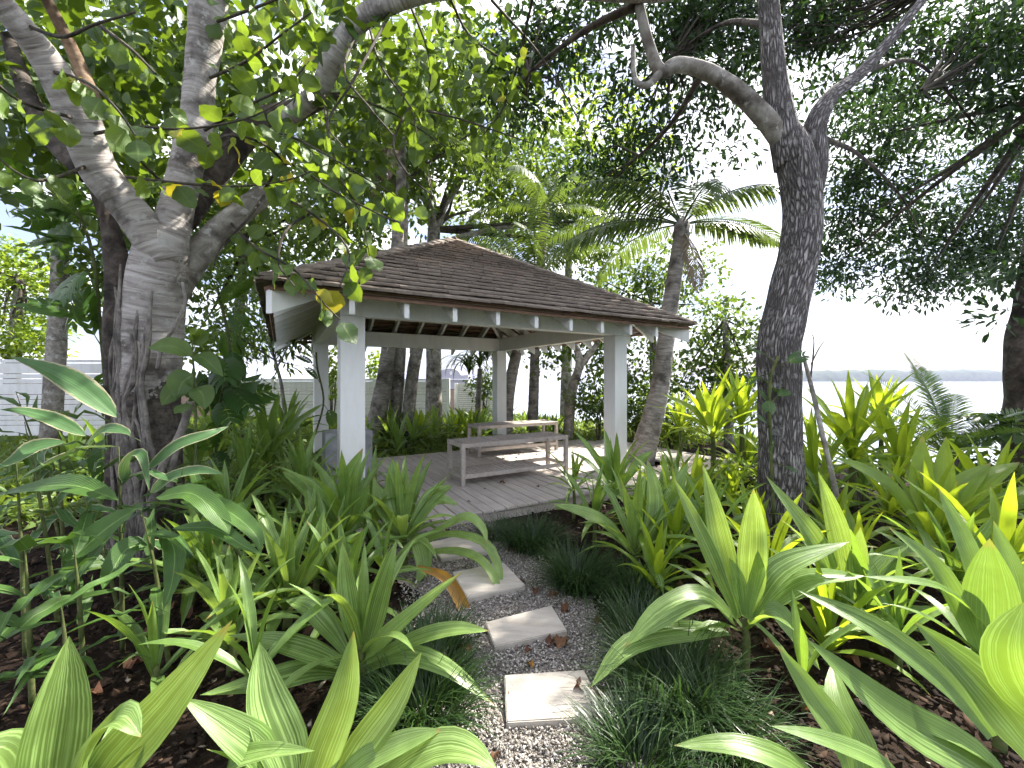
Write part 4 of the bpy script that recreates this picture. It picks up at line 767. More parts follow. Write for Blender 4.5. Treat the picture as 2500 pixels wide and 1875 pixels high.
crown_part('crown', fr_, [blob(2150, 330, 10.1, 190, 140, 1.1, 207), blob(2120, 520, 10.6, 140, 140, 1.1, 195), blob(2350, 560, 10.5, 190, 130, 1.1, 227), blob(2250, 690, 10.3, 130, 60, 1.1, 73), blob(2050, 640, 10.6, 80, 90, 1.1, 69), blob(2470, 400, 10.6, 110, 200, 1.1, 145), blob(2420, 640, 10.5, 110, 70, 1.1, 60), blob(2560, 150, 6, 200, 200, 1, 120), blob(2480, 650, 5.7, 40, 40, .2, 10), blob(2450, 770, 5.5, 22, 20, .1, 4)], 16, .16, .2, 'small_leaf', hi=True, crad=.36)
twigs(fr_, [tuple(U(*q)) for q in ((2350, 560, 10.2), (2150, 330, 10), (2250, 690, 10.2), (2120, 520, 10), (2470, 400, 10), (2050, 640, 10.2), (2300, 430, 10.2), (2420, 640, 10.3))], tuple(U(2562, 240, 5.7)), .06, 'bark_dark')
for az, el, dr, s in [(200, 10, 60, 1.0), (175, -5, 50, 1.1), (220, 20, 70, 1.0), (150, 30, 70, 1.0), (240, 0, 50, .9), (190, 40, 80, .9)]: frond(fr_, U(2470, 1040, 5.2), R(az), R(el), .8 * s, R(dr), .26, 30, 'cycad_leaf', .02, .3, name='fern_frond', rr=.01)

# shrubs and ground cover behind the deck
def shrub(label, px, py, d, rx, ry, rd, k, L=.12, mat='mid_leaf', wr=.3, per=14, crad=.2, group='leafy shrubs behind the deck'):
    c = U(px, py, d); gz = ground_z(c.x, c.y); e = empty('leafy_shrub', (c.x, c.y, gz), label, 'shrub', group); h = max(.2, c.z - gz)
    for j in range(5):
        me = tube([(0, 0, -.03), (RNG.uniform(-.1, .1), RNG.uniform(-.1, .1), h * .5), (RNG.uniform(-.5, .5) * rx / F * d, RNG.uniform(-.3, .3), h + RNG.uniform(-.1, .3))], [.02, .014, .005], 6, 8, name='stem'); link('stem', me, e, M['twig'])
    crown_part('crown', e, [blob(px, py, d, rx, ry, rd, k)], per, L, wr, mat, crad=crad); return e
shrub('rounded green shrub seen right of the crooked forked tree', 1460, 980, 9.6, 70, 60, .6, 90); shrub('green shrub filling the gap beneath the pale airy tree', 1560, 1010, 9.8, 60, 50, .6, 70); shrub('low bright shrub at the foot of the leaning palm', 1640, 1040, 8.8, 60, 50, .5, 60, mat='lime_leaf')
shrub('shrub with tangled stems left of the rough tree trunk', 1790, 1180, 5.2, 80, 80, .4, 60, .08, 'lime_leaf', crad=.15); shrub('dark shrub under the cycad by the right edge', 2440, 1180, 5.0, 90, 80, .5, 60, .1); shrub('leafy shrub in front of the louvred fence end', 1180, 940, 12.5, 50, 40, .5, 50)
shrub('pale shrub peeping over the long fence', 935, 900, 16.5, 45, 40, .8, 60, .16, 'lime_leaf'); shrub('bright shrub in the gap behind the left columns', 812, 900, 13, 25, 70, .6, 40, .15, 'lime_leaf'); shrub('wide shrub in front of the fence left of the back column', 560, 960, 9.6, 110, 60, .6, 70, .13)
n = 9000; aa, bb = RNG.uniform(-3.2, 4.6, n), RNG.uniform(1.1, 4.2, n); C = np.array([tuple(W(a, b, 0)) for a, b in zip(aa, bb)]); C[:, 2] = [ground_z(x, y) for x, y in C[:, :2]]; C[:, 2] += RNG.uniform(0, .12, n)
V, Fc = leaf_cloud(C, RNG.normal(size=(n, 3)) + np.array([0, 0, .6]), np.array([0, 0, 1.]) + RNG.normal(size=(n, 3)) * .5, RNG.uniform(.05, .12, n), RNG.uniform(.012, .03, n)); n2_ = 26000; C2 = np.column_stack([RNG.uniform(-14, -2.6, n2_), RNG.uniform(4.2, 15, n2_), RNG.uniform(0, .16, n2_)]); C3 = np.column_stack([RNG.uniform(-4, 7, 14000), RNG.uniform(9.5, 17, 14000), RNG.uniform(0, .2, 14000)]); C2 = np.vstack([C2, C3]); C2[:, 2] += [ground_z(x, y) for x, y in C2[:, :2]]; n2_ = len(C2)
V2, F2 = leaf_cloud(C2, RNG.normal(size=(n2_, 3)) + np.array([0, 0, .6]), np.array([0, 0, 1.]) + RNG.normal(size=(n2_, 3)) * .5, RNG.uniform(.1, .24, n2_), RNG.uniform(.02, .05, n2_)); Fc = np.vstack([Fc, F2 + len(V)]); V = np.vstack([V, V2])
tag(link('ground_cover', np_mesh('ground_cover', V, Fc), None, M['cover_leaf']), 'low yellow-green ground cover behind the deck', 'ground cover', kind='stuff')
pn = empty('pandanus', (U(1165, 1000, 11).x, 11, 0), 'pandanus clump with long drooping leaves left of the far column', 'plant', None); 
limb(pn, [(1165, 1065, 11), (1168, 980, 11), (1172, 900, 11)], [.09, .08, .07], 'bark_palm', 'trunk', 10)
SP_ = [strip(arch_path(R(15), R(150 + 15 * k), 12, 1.1), (0, 1, 0), [.016 * w_strap(t, .3, .7) for t in np.linspace(0, 1, 12)], 3, .4, 0, name='leaf', nrm=(0, 0, 1)) for k in range(3)]
for m in SP_: m.materials.append(M['palm_leaf'])
for hx, hy in ((1172, 900), (1145, 915), (1190, 880)):
    for k in range(34): o = link('leaf', SP_[k % 3], pn); s = RNG.uniform(.9, 1.5); o.matrix_local = Matrix.Translation(U(hx, hy, 11) - pn.location) @ Matrix.Rotation(k * 2.4, 4, 'Z') @ Matrix.Rotation(RNG.uniform(-.5, .2), 4, 'Y') @ Matrix.Diagonal((s, s * 1.3, s, 1))

# ------------------------------------------------------------------ labels that say which one
USED = set()
MARKS = [('the nearest stepping stone', (.19, 1.95)), ('the second stepping stone', (.08, 2.5)), ('the third stepping stone', (-.18, 3.07)), ('the farthest stepping stone', (-.5, 3.68)), ('the concrete plinth', tuple(W(-1.84, -1, 0).xy)), ('the left front column', tuple(W(-S_, -S_, 0).xy)), ('the right front column', tuple(W(S_, -S_, 0).xy)),
         ('the back left column', tuple(W(-S_, S_, 0).xy)), ('the far right column', tuple(W(S_, S_, 0).xy)), ('the nearer bench', tuple(W(.37, -1.33, 0).xy)), ('the farther bench', tuple(W(1.44, .46, 0).xy)), ('the garden light', tuple(gl.location.xy)), ('the rough-barked trunk', tuple(rt.location.xy)), ('the pale-barked trunk', tuple(lt.location.xy)), ('the cycad', tuple(cy.location.xy)),
         ('the leaning coconut palm', tuple(U(1570, 1100, 7.1).xy)), ('the slim ringed palm', tuple(U(905, 1090, 9.6).xy)), ('the crooked forked tree', tuple(U(1385, 1040, 9.8).xy)), ('the pandanus', tuple(pn.location.xy)), ('the shoreline trunk', tuple(fr_.location.xy)), ('the mottled paired trunks', tuple(U(975, 1090, 9.9).xy)), ('the leaning palm trunk', tuple(U(1235, 1060, 9.9).xy)),
         ('the deck corner by the path', tuple(W(-.9, -2.63, 0).xy)), ('the right end of the deck', tuple(W(3.9, -2.0, 0).xy)), ('the dark-caned lily', tuple(U(1818, 1525, 2.15).xy)), ('the glowing lily below the cycad', tuple(U(2275, 1310, 3.1).xy)), ('the white-striped lily', tuple(U(1550, 1345, 3.2).xy)), ('the striped lily at the path', tuple(U(880, 1585, 2.0).xy)), ('the lily arching over the third stone', tuple(U(985, 1310, 3.35).xy)),
         ('the lily rising before the left column', tuple(U(845, 1300, 3.3).xy)), ('the large dark mondo tuft', tuple(U(1640, 1700, 1.95).xy)), ('the mondo tuft by the second stone', tuple(U(1410, 1440, 3.0).xy)), ('the glossy dark ginger', (-1.85, 2.2)), ('the bottom left blades', tuple(U(170, 2050, 1.12).xy)), ('the bottom right blades', (1.45, 1.15))]
def rel_label(kind, p):
    # a label that places a thing against the nearest landmark still free in that direction
    p = np.array(p[:2]); sx = p[0] / p[1]
    for far in ('', 'a little way '):
        for name, q in sorted(MARKS, key=lambda m: np.hypot(*(np.array(m[1]) - p))):
            dy = p[1] - q[1]; dx = (sx - q[0] / q[1]) * p[1]; rel = ('right of' if dx > 0 else 'left of') if abs(dx) > abs(dy) else ('behind' if dy > 0 else 'in front of'); lb = f'{kind} {far}{rel} {name}'
            if len(lb.split()) <= 16 and np.hypot(*(np.array(q) - p)) < 2.2 + (1.6 if far else 0) and lb not in USED: USED.add(lb); return lb
    return kind + ' among its neighbours'

# ------------------------------------------------------------------ lilies in the beds
B = 'foreground'
lily(880, 1585, 2.0, .5, 8, 'striped lily at the left edge of the path, nearest complete rosette', 'lily_pale', rings=(.1, .75), hand=[
    ([(880, 1612), (850, 1470), (835, 1322)], 50, .05), ([(885, 1612), (960, 1540), (1130, 1395)], 54, -.1), ([(892, 1605), (925, 1470), (968, 1318)], 56, .1), ([(880, 1625), (1010, 1562), (1110, 1538), (1195, 1540)], 46, -.05),
    ([(890, 1640), (985, 1602), (1090, 1632), (1208, 1722)], 52, -.15), ([(860, 1635), (780, 1600), (690, 1572), (555, 1550)], 60, -.1), ([(850, 1650), (760, 1640), (640, 1668), (487, 1697)], 66, -.25), ([(935, 1680), (950, 1700), (965, 1750), (985, 1812)], 46, -.1), ([(850, 1600), (800, 1530), (750, 1480), (697, 1465)], 56, .15)])
lily(170, 2050, 1.12, .3, 3, 'big lily cropped by the bottom left corner with two broad upright blades', 'lily_pale', rings=(.4, .9), hand=[
    ([(112, 2040), (125, 1890), (150, 1720), (169, 1552)], 124, .04, .25, .03, .1), ([(215, 2010), (260, 1890), (400, 1730), (568, 1513)], 118, .1, .2, .03, .25), ([(190, 2020), (215, 1860), (290, 1752), (345, 1800)], 90, -.05, .3, .1, .9), ([(60, 2030), (20, 1880), (-20, 1840), (-80, 1850)], 110, -.05, .3, .1, .7)])
lily(740, 1990, 1.25, .3, 3, 'lily cropped by the bottom edge with pale ribbed blades fanning upward', 'lily_pale', rings=(.4, .9), hand=[
    ([(722, 1980), (705, 1850), (650, 1700), (634, 1566)], 102, .1, .3, .04, .1), ([(760, 1990), (778, 1870), (838, 1700), (864, 1538)], 90, .05, .3, .04, .1), ([(690, 1990), (640, 1850), (560, 1780), (443, 1703)], 84, -.05, .3, .05, .4), ([(730, 1990), (560, 1880), (640, 1838), (769, 1833)], 56, -.1, .3, .08, .7),
    ([(790, 2000), (860, 1860), (960, 1720), (1030, 1590)], 78, .1, .3, .05, .3), ([(760, 2000), (860, 1880), (980, 1815), (1082, 1780)], 62, .0, .25, .05, .6), ([(800, 2010), (960, 1885), (1070, 1826), (1150, 1835), (1215, 1880)], 90, -.1, .2, .05, .9)])
lily(700, 1475, 2.55, .62, 13, 'lily left of the path with a folded pale leaf in front', 'lily_pale', hand=[([(715, 1450), (700, 1380), (690, 1280)], 34, .1), ([(720, 1450), (770, 1370), (790, 1245)], 50, .1), ([(715, 1470), (800, 1350), (845, 1305)], 44, -.2), ([(690, 1470), (600, 1420), (420, 1450)], 46, -.2), ([(670, 1490), (600, 1395), (540, 1350), (450, 1340)], 48, .1)])
lily(985, 1310, 3.35, .6, 12, 'lily with leaves arching over the third stepping stone', 'lily_pale', hand=[([(985, 1305), (965, 1210), (958, 1118)], 52, .05), ([(975, 1310), (930, 1240), (912, 1160)], 30, .1), ([(1000, 1310), (1050, 1220), (1105, 1185)], 46, .2), ([(995, 1310), (1060, 1225), (1120, 1232)], 36, .1),
    ([(1000, 1330), (1080, 1290), (1140, 1262), (1178, 1290), (1190, 1330)], 28, -.25), ([(1000, 1345), (1085, 1305), (1180, 1325), (1218, 1390), (1222, 1440)], 27, -.35), ([(1000, 1360), (1090, 1345), (1165, 1362), (1210, 1420), (1224, 1500)], 27, -.5), ([(990, 1340), (1020, 1320), (1035, 1380), (1015, 1430)], 46, -.3)])
ol = lily(940, 1390, 2.9, .42, 7, 'small lily under the arching leaves with one orange withered leaf', 'lily')
hand_leaf(ol, [(1020, 1388), (1085, 1410), (1125, 1470), (1150, 1540), (1160, 1590)], 34, -.35, .9, .2, .2, M['orange_leaf'], 2.9)
lily(845, 1300, 3.3, .62, 13, 'lily in front of the left front column with one blade rising before it', 'lily', hand=[([(845, 1300), (850, 1190), (886, 1094)], 52, .05), ([(855, 1300), (880, 1230), (902, 1188)], 40, .0), ([(830, 1300), (760, 1200), (690, 1152)], 50, .1), ([(835, 1290), (815, 1230), (800, 1186)], 22, .0)])
lily(600, 1195, 4.1, .62, 14, 'lily at the left of the shaded gap beneath the column', 'lily')
lily(655, 1120, 4.9, .68, 17, 'largest leafy lily of the bed left of the plinth', 'lily', hand=[([(650, 1110), (640, 1040), (645, 985)], 26, .0), ([(660, 1110), (720, 1040), (790, 985)], 30, .1)])
lily(530, 1080, 5.3, .66, 13, 'lily close to the right of the big pale trunk', 'lily_pale'); lily(700, 1060, 5.7, .6, 13, 'lily just left of the back left column', 'lily'); lily(590, 1030, 6.1, .6, 12, 'lily farthest back in the left bed near the fence', 'lily_pale')
lily(475, 1160, 4.4, .6, 13, 'lily beside the roots of the pale trunk', 'lily_pale'); lily(740, 1200, 4.0, .55, 12, 'lily against the left side of the concrete plinth', 'lily')
lily(560, 1290, 3.2, .6, 12, 'lily in the shade between ginger leaves and path', 'lily'); lily(520, 1430, 2.5, .5, 9, 'dark young lily under the ginger leaves', 'lily'); lily(380, 1640, 1.9, .42, 8, 'small dark lily in the mulch at lower left', 'lily')
lily(620, 1640, 1.75, .42, 8, 'small shaded lily behind the bottom blades', 'lily'); lily(770, 1370, 2.95, .5, 10, 'lily half hidden between two larger rosettes on the left', 'lily')
# right of the path
lily(1550, 1345, 3.2, .62, 12, 'white-striped lily right of the mondo grass', 'lily_pale', hand=[([(1540, 1345), (1460, 1268), (1346, 1230)], 44, -.1), ([(1560, 1340), (1640, 1290), (1760, 1235)], 42, .2), ([(1550, 1360), (1555, 1400), (1535, 1450), (1525, 1480)], 44, -.2), ([(1570, 1340), (1600, 1230), (1580, 1120)], 40, .2), ([(1580, 1340), (1640, 1220), (1680, 1130)], 40, .2)])
lily(1818, 1525, 2.15, .45, 4, 'lily on a dark cane right of the path, tall blades and drooping left leaves', 'lily_pale', rings=(.5, .95), hand=[
    ([(1805, 1500), (1760, 1330), (1717, 1135)], 56, .1, .35), ([(1822, 1500), (1838, 1340), (1840, 1192)], 66, -.02, .3, .06, .1), ([(1800, 1510), (1720, 1330), (1645, 1168)], 46, .05, .4), ([(1830, 1510), (1905, 1390), (2074, 1322)], 60, .1), ([(1850, 1500), (1960, 1420), (2112, 1406)], 56, .05), ([(1835, 1500), (1950, 1440), (2030, 1400)], 50, .25),
    ([(1790, 1515), (1720, 1465), (1630, 1490), (1523, 1580)], 84, -.2, .25, .2, .9), ([(1775, 1540), (1680, 1545), (1540, 1575), (1440, 1680)], 66, -.3, .25, .12, .9), ([(1830, 1525), (1890, 1490), (1950, 1560), (2002, 1637)], 48, -.2, .3, .25, .7), ([(1825, 1500), (1850, 1420), (1850, 1342)], 38, -.05), ([(1815, 1500), (1800, 1420), (1780, 1360)], 36, .02)])
lily(2070, 1480, 2.5, .55, 7, 'lily with narrow upright blades behind the dark-caned one', 'lily_pale', rings=(.3, .9), hand=[([(2050, 1470), (1990, 1330), (1870, 1162)], 58, .1), ([(2070, 1470), (2050, 1320), (1997, 1150)], 52, .1), ([(2080, 1470), (2095, 1380), (2101, 1286)], 42, 0), ([(2060, 1480), (1960, 1400), (1874, 1336)], 36, -.1), ([(2095, 1480), (2150, 1390), (2220, 1330)], 50, .1)])
lily(2275, 1310, 3.1, .62, 14, 'glowing yellow-green lily lit from behind below the cycad', 'lily_lime_backlit', hand=[([(2255, 1300), (2160, 1180), (2032, 1114)], 50, .1), ([(2280, 1290), (2300, 1190), (2310, 1065)], 46, .2), ([(2270, 1290), (2250, 1180), (2252, 1062)], 46, .2), ([(2300, 1290), (2340, 1200), (2420, 1130)], 56, .2), ([(2310, 1290), (2400, 1180), (2490, 1128)], 50, .2), ([(2320, 1310), (2420, 1240), (2540, 1180)], 44, .1)])
lily(2530, 1950, 1.1, .3, 2, 'huge lily cropped by the bottom right corner, blades sweeping left', 'lily', rings=(.5, .9), hand=[
    ([(2480, 1960), (2380, 1860), (2190, 1750), (1971, 1560)], 112, .15, .2, .03, .5), ([(2100, 1990), (2070, 1830), (1990, 1705), (1896, 1572)], 64, .25, .3, .04, .3), ([(2220, 1990), (2170, 1880), (2020, 1810), (1880, 1772)], 52, .0, .3, .05, .8), ([(2010, 2000), (1960, 1890), (1800, 1822), (1645, 1820)], 64, .05, .25, .1, .9),
    ([(2560, 1900), (2500, 1790), (2380, 1650), (2232, 1518)], 112, .2, .2, .03, .4), ([(2420, 1800), (2300, 1660), (2130, 1530), (1946, 1440)], 62, .3, .3, .05, .6), ([(2130, 1990), (2110, 1850), (2050, 1720), (2030, 1620)], 70, .3, .2, .03, .2), ([(2600, 1800), (2500, 1690), (2465, 1580), (2500, 1470)], 110, .0, .2, .03, .2)])
lily(2440, 1640, 1.7, .45, 6, 'lily at the right edge with a broad blue-green upright blade', 'lily', rings=(.3, .8), hand=[([(2410, 1640), (2418, 1480), (2416, 1314)], 104, .02, .2, .05, .1), ([(2400, 1620), (2300, 1410), (2165, 1283)], 54, .1), ([(2440, 1560), (2300, 1440), (2107, 1407)], 40, -.1, .3, .1, .9), ([(2460, 1620), (2480, 1440), (2425, 1270)], 50, .2), ([(2430, 1600), (2370, 1360), (2290, 1190)], 40, .3)])
lily(2450, 1420, 2.4, .6, 12, 'lily partly hidden behind the blue-green blade at right', 'lily_lime_backlit'); lily(2330, 1450, 2.5, .5, 10, 'lily below the glowing yellow-green one', 'lily'); lily(2190, 1560, 2.2, .42, 9, 'small lily between the dark cane and the right corner', 'lily'); lily(1960, 1650, 1.9, .34, 6, 'young lily in the mulch at lower right', 'lily')
lily(2035, 1330, 3.5, .5, 12, 'small bright lily at the right foot of the rough trunk', 'lily_lime_backlit'); lily(1990, 1180, 4.6, .75, 15, 'bright lily immediately right of the rough trunk', 'lily_lime_backlit'); lily(2080, 1110, 5.0, .95, 18, 'tall bright lily in front of the sea, leaning cane beside it', 'lily_lime_backlit'); lily(2200, 1150, 4.5, .7, 16, 'bright lily left below the cycad', 'lily_lime_backlit')
lily(2150, 1050, 6.0, .75, 15, 'farthest bright lily on the seaward slope', 'lily_lime_backlit'); lily(2420, 1250, 3.6, .6, 13, 'bright lily at the right edge beneath the shoreline trunk', 'lily_lime_backlit'); lily(2170, 1250, 3.9, .55, 12, 'lily in the middle of the right bed', 'lily_lime_backlit')
lily(1740, 1060, 5.6, .8, 20, 'tall bright lily at the right end of the deck', 'lily_lime_backlit', hand=[([(1730, 1050), (1690, 1000), (1612, 960)], 22, .1), ([(1740, 1050), (1715, 1010), (1700, 945)], 26, .1), ([(1745, 1050), (1760, 1000), (1752, 950)], 22, .1)]); lily(1810, 1030, 6.2, .85, 18, 'bright lily between the deck end and the rough trunk', 'lily_lime_backlit'); lily(1660, 1045, 7.4, .65, 14, 'bright lily behind the leaning palm base', 'lily_lime_backlit')
lily(1400, 1190, 4.5, .42, 9, 'small lily at the front edge of the deck', 'lily'); lily(1500, 1200, 4.25, .6, 12, 'lily in front of the right front column', 'lily', hand=[([(1500, 1200), (1450, 1110), (1400, 1050)], 18, .1), ([(1505, 1200), (1480, 1130), (1460, 1115)], 20, 0), ([(1510, 1200), (1560, 1130), (1595, 1100)], 26, .1)]); lily(1640, 1270, 3.7, .6, 12, 'glowing lily between the deck corner and the rough trunk', 'lily_lime_backlit'); lily(1730, 1330, 3.2, .52, 11, 'lily in front of the rough trunk base', 'lily')
lily(1450, 1270, 3.75, .45, 9, 'low lily beside the far mondo tuft', 'lily')
for k in range(26):
    a = RNG.uniform(-1.9, 3.6); b = 1.35 + 2.6 * RNG.uniform(0, 1) ** 1.2; p = W(a, b, .12 + RNG.uniform(0, .2)); 
    if abs(a - S_) < .3 and abs(b - S_) < .3: continue
    lily(0, 0, 1, RNG.uniform(.5, .72), 10, rel_label('small lily in the back bed', p), 'lily_lime_backlit' if k % 3 == 0 else ('lily' if k % 3 == 1 else 'lily_pale'), 'lilies in the bed behind the deck', pos=p)
for k in range(8):
    x = RNG.uniform(-6.2, -3.6); y = RNG.uniform(5.0, 7.8); lily(0, 0, 1, RNG.uniform(.6, .8), 10, rel_label('far left lily', (x, y)), 'lily_pale' if k % 2 else 'lily', 'lilies in the far left bed', pos=(x, y, .25))
for k in range(9):
    x = RNG.uniform(3.0, 6.0); y = RNG.uniform(3.3, 6.5); lily(0, 0, 1, RNG.uniform(.5, .7), 10, rel_label('low lily in the right bed', (x, y)), 'lily_lime_backlit' if k % 2 else 'lily', 'filler lilies in the right bed', pos=(x, y, ground_z(x, y) + .15))

fills = [(-.95, 2.55), (-1.35, 2.95), (-1.75, 3.25), (-1.2, 3.6), (-1.9, 3.9), (-1.55, 4.35), (-2.3, 4.5), (-2.8, 5.0), (-2.0, 5.1), (-1.45, 2.1), (-2.6, 3.6), (-2.2, 2.9), (-1.0, 4.05), (-3.0, 4.3)]
for x, y in fills: lily(0, 0, 1, RNG.uniform(.45, .62), 11, rel_label('low shaded lily', (x, y)), 'lily' if RNG.uniform() < .6 else 'lily_pale', 'filler lilies in the left bed', pos=(x + RNG.uniform(-.08, .08), y + RNG.uniform(-.08, .08), RNG.uniform(.08, .2)))
fills = [(.95, 2.75), (1.3, 3.2), (1.75, 2.9), (1.15, 3.7), (1.6, 3.75), (2.05, 3.4), (2.5, 2.9), (2.2, 2.4), (1.75, 2.3), (2.7, 3.4), (3.3, 3.1), (2.9, 2.2), (3.3, 2.5), (2.0, 4.4), (1.5, 4.2), (3.2, 4.2), (3.7, 3.7), (2.6, 4.9), (2.2, 5.4), (3.4, 5.2)]
for x, y in fills: lily(0, 0, 1, RNG.uniform(.42, .6), 11, rel_label('low lily in the right bed', (x, y)), 'lily_lime_backlit' if RNG.uniform() < .5 else 'lily', 'filler lilies in the right bed', pos=(x + RNG.uniform(-.08, .08), y + RNG.uniform(-.08, .08), ground_z(x, y) + RNG.uniform(.08, .2)))

# ------------------------------------------------------------------ ginger at the left
GL = []
for mat in ('ginger', 'ginger_edge'):
    for k in range(5):
        P = np.array([(t, 0, -RNG.uniform(.1, .5) * t * t) for t in np.linspace(0, 1, 11)]); m_ = strip(P, (0, 1, 0), [.082 * RNG.uniform(.85, 1.1) * w_lance(t) for t in np.linspace(0, 1, 11)], 5, RNG.uniform(.15, .4), RNG.uniform(.05, .25), 12, 'leaf', nrm=(0, 0, 1)); m_.materials.append(M[mat]); GL.append(m_)
def ginger(label, base, tip, L, n, vi=0, hand=(), lean=0):
    b = Vector((base[0], base[1], 0)); e = empty('ginger_plant', b, label, 'plant', 'ginger plants at the left'); top = Vector(tip) - b
    link('stem', tube([(0, 0, -.03), tuple(top * .5 + Vector((0, 0, .08))), tuple(top)], [.013, .009, .002], 7, 14, name='stem'), e, M['stem']); az0 = RNG.uniform(0, 6.28)
    for i in range(n):
        t = .35 + .65 * i / max(1, n - 1); p = top * t; az = az0 + (i % 2) * math.pi + RNG.uniform(-.5, .5); o = link('leaf', GL[vi * 5 + RNG.integers(5)], e); s = L * RNG.uniform(.75, 1.1)
        o.matrix_local = Matrix.Translation(p) @ Matrix.Rotation(az, 4, 'Z') @ Matrix.Rotation(RNG.uniform(-.7, .15), 4, 'Y') @ Matrix.Rotation(RNG.uniform(-.5, .5), 4, 'X') @ Matrix.Scale(s, 4)
    for pts_, w, dd, d0, mt in hand: hand_leaf(e, pts_, w * .82, dd, .3, .12, .6, M[mt], d0, w_lance)
    return e
ginger('glossy dark ginger with broad leaves fanning out at lower left', (-1.85, 2.2), tuple(U(345, 1245, 2.2)), .42, 5, 0, [
    ([(335, 1240), (260, 1290), (190, 1350), (147, 1370)], 76, -.2, 2.2, 'ginger'), ([(290, 1222), (180, 1185), (60, 1195), (-20, 1212)], 74, .1, 2.2, 'ginger'), ([(380, 1215), (470, 1205), (540, 1270), (560, 1305)], 72, -.1, 2.2, 'ginger'), ([(440, 1225), (540, 1240), (620, 1300), (638, 1352)], 66, -.15, 2.25, 'ginger'),
    ([(395, 1300), (425, 1340), (420, 1420), (398, 1490)], 62, -.25, 2.2, 'ginger'), ([(360, 1330), (310, 1340), (270, 1400), (250, 1440)], 74, -.3, 2.2, 'ginger'), ([(260, 1370), (200, 1380), (140, 1430), (125, 1445)], 66, -.3, 2.2, 'ginger'), ([(420, 1290), (520, 1290), (590, 1330), (640, 1355)], 50, -.2, 2.2, 'ginger')])
ginger('tattered pale-edged ginger with long leaf slanting across the pale trunk', (-2.25, 2.35), tuple(U(290, 1090, 2.3)), .42, 5, 1, [
    ([(285, 1020), (200, 950), (110, 900), (25, 870)], 82, -.1, 2.2, 'ginger_edge'), ([(210, 1065), (140, 1030), (60, 1005), (0, 1000)], 52, -.15, 2.2, 'ginger_edge'), ([(210, 1085), (260, 1050), (300, 1055), (318, 1062)], 50, -.1, 2.2, 'ginger_edge'), ([(355, 1150), (430, 1090), (510, 1060), (560, 1040)], 42, .3, 2.3, 'ginger_edge'),
    ([(365, 1205), (420, 1165), (490, 1150), (548, 1158)], 50, .0, 2.3, 'ginger_edge'), ([(300, 1180), (315, 1130), (345, 1110), (365, 1200)], 46, -.1, 2.3, 'ginger_edge'), ([(160, 1080), (90, 1090), (40, 1120), (-20, 1150)], 50, -.2, 2.2, 'ginger_edge')])
ginger('ginger stem leaning out of the left edge', (-2.75, 2.3), tuple(U(40, 1130, 2.3)), .5, 8, 1); ginger('ginger with withered tips low at the left edge', (-2.3, 1.95), tuple(U(60, 1330, 1.95)), .4, 7, 0); ginger('ginger behind the glossy one at the trunk foot', (-2.0, 2.75), tuple(U(420, 1330, 2.8)), .45, 8, 0)
ginger('tall ginger standing left of the aerial roots', (-3.3, 3.0), tuple(U(140, 1010, 3.0)), .5, 8, 1); ginger('shaded ginger in the far left bed', (-4.3, 3.9), tuple(U(120, 1080, 3.9)), .55, 9, 0)
for x, y, px_, py_, v in [(-1.55, 2.6, 470, 1180, 0), (-2.6, 2.7, 190, 1180, 1), (-2.9, 2.6, 60, 1030, 1), (-3.6, 3.3, 40, 960, 0), (-2.4, 3.3, 400, 1130, 1), (-2.1, 2.0, 180, 1330, 0), (-3.4, 3.9, 260, 1110, 1)]: ginger(rel_label('leafy ginger stem', (x, y)), (x, y), tuple(U(px_, py_, y)), RNG.uniform(.4, .5), 9, v)
ginger('low dark ginger in the shade at lower left', (-1.9, 1.75), tuple(U(150, 1480, 1.75)), .36, 7, 0)

# ------------------------------------------------------------------ climbing split-leaf vines
def split_leaf(k):
    V = [(0, 0, 0)]; Fc = []; UV = [(.5, 0)]; n = 6
    for i in range(n):      # lobes either side of a midrib
        t0, t1 = i / n, (i + .72) / n
        for s in (-1, 1):
            w = .42 * math.sin(math.pi * (t0 * .8 + .18)) ** .7; a = len(V); dz = -.12 * w
            V += [(t0, 0, 0), (t1, 0, 0), (t1 + .16, s * w * .6, .02), (t1 + .28, s * w, dz), (t0 + .18, s * w, dz), (t0 + .09, s * w * .6, .02)]
            UV += [(.5, t0), (.5, t1), (.5 + .3 * s, t1), (.5 + .5 * s, t1), (.5 + .5 * s, t0), (.5 + .3 * s, t0)]; q = [(a, a + 1, a + 2, a + 5), (a + 5, a + 2, a + 3, a + 4)]; Fc += q if s > 0 else [x[::-1] for x in q]
    V = [(x, y, z - .25 * x * x) for x, y, z in V]; m_ = mesh('leaf', V, Fc, UV, True); m_.materials.append(M['split_leaf']); return m_
SL = [split_leaf(k) for k in range(2)]
def vine(label, q, n, s, group='climbing split-leaf vines'):
    b = U(*q[0]); e = empty('split_leaf_vine', (b.x, b.y, 0), label, 'vine', group); limb(e, q, [.014] * len(q), 'stem', 'stem', 6, None, 0); S = smooth_path(pts(*q), 30)
    for i in range(n):
        p = Vector(S[int(4 + 25 * i / n)]); ax = (Vector(RNG.normal(size=3)) * .7 + Vector((0, -.35, -.15))).normalized(); nr = (Vector(RNG.normal(size=3)) * .4 + Vector((0, -.4, .8))).normalized(); y = nr.cross(ax).normalized(); z = ax.cross(y); k = s * RNG.uniform(.7, 1.15)
        pe = p + ax * .12; me = tube([p - Vector(e.location), pe - Vector(e.location)], [.005, .004], 5, 4, name='petiole', cap=False); link('petiole', me, e, M['stem'])
        o = link('leaf', SL[i % 2], e); o.matrix_local = Matrix.Translation(pe - Vector(e.location)) @ Matrix((ax, y, z)).transposed().to_4x4() @ Matrix.Scale(k, 4)
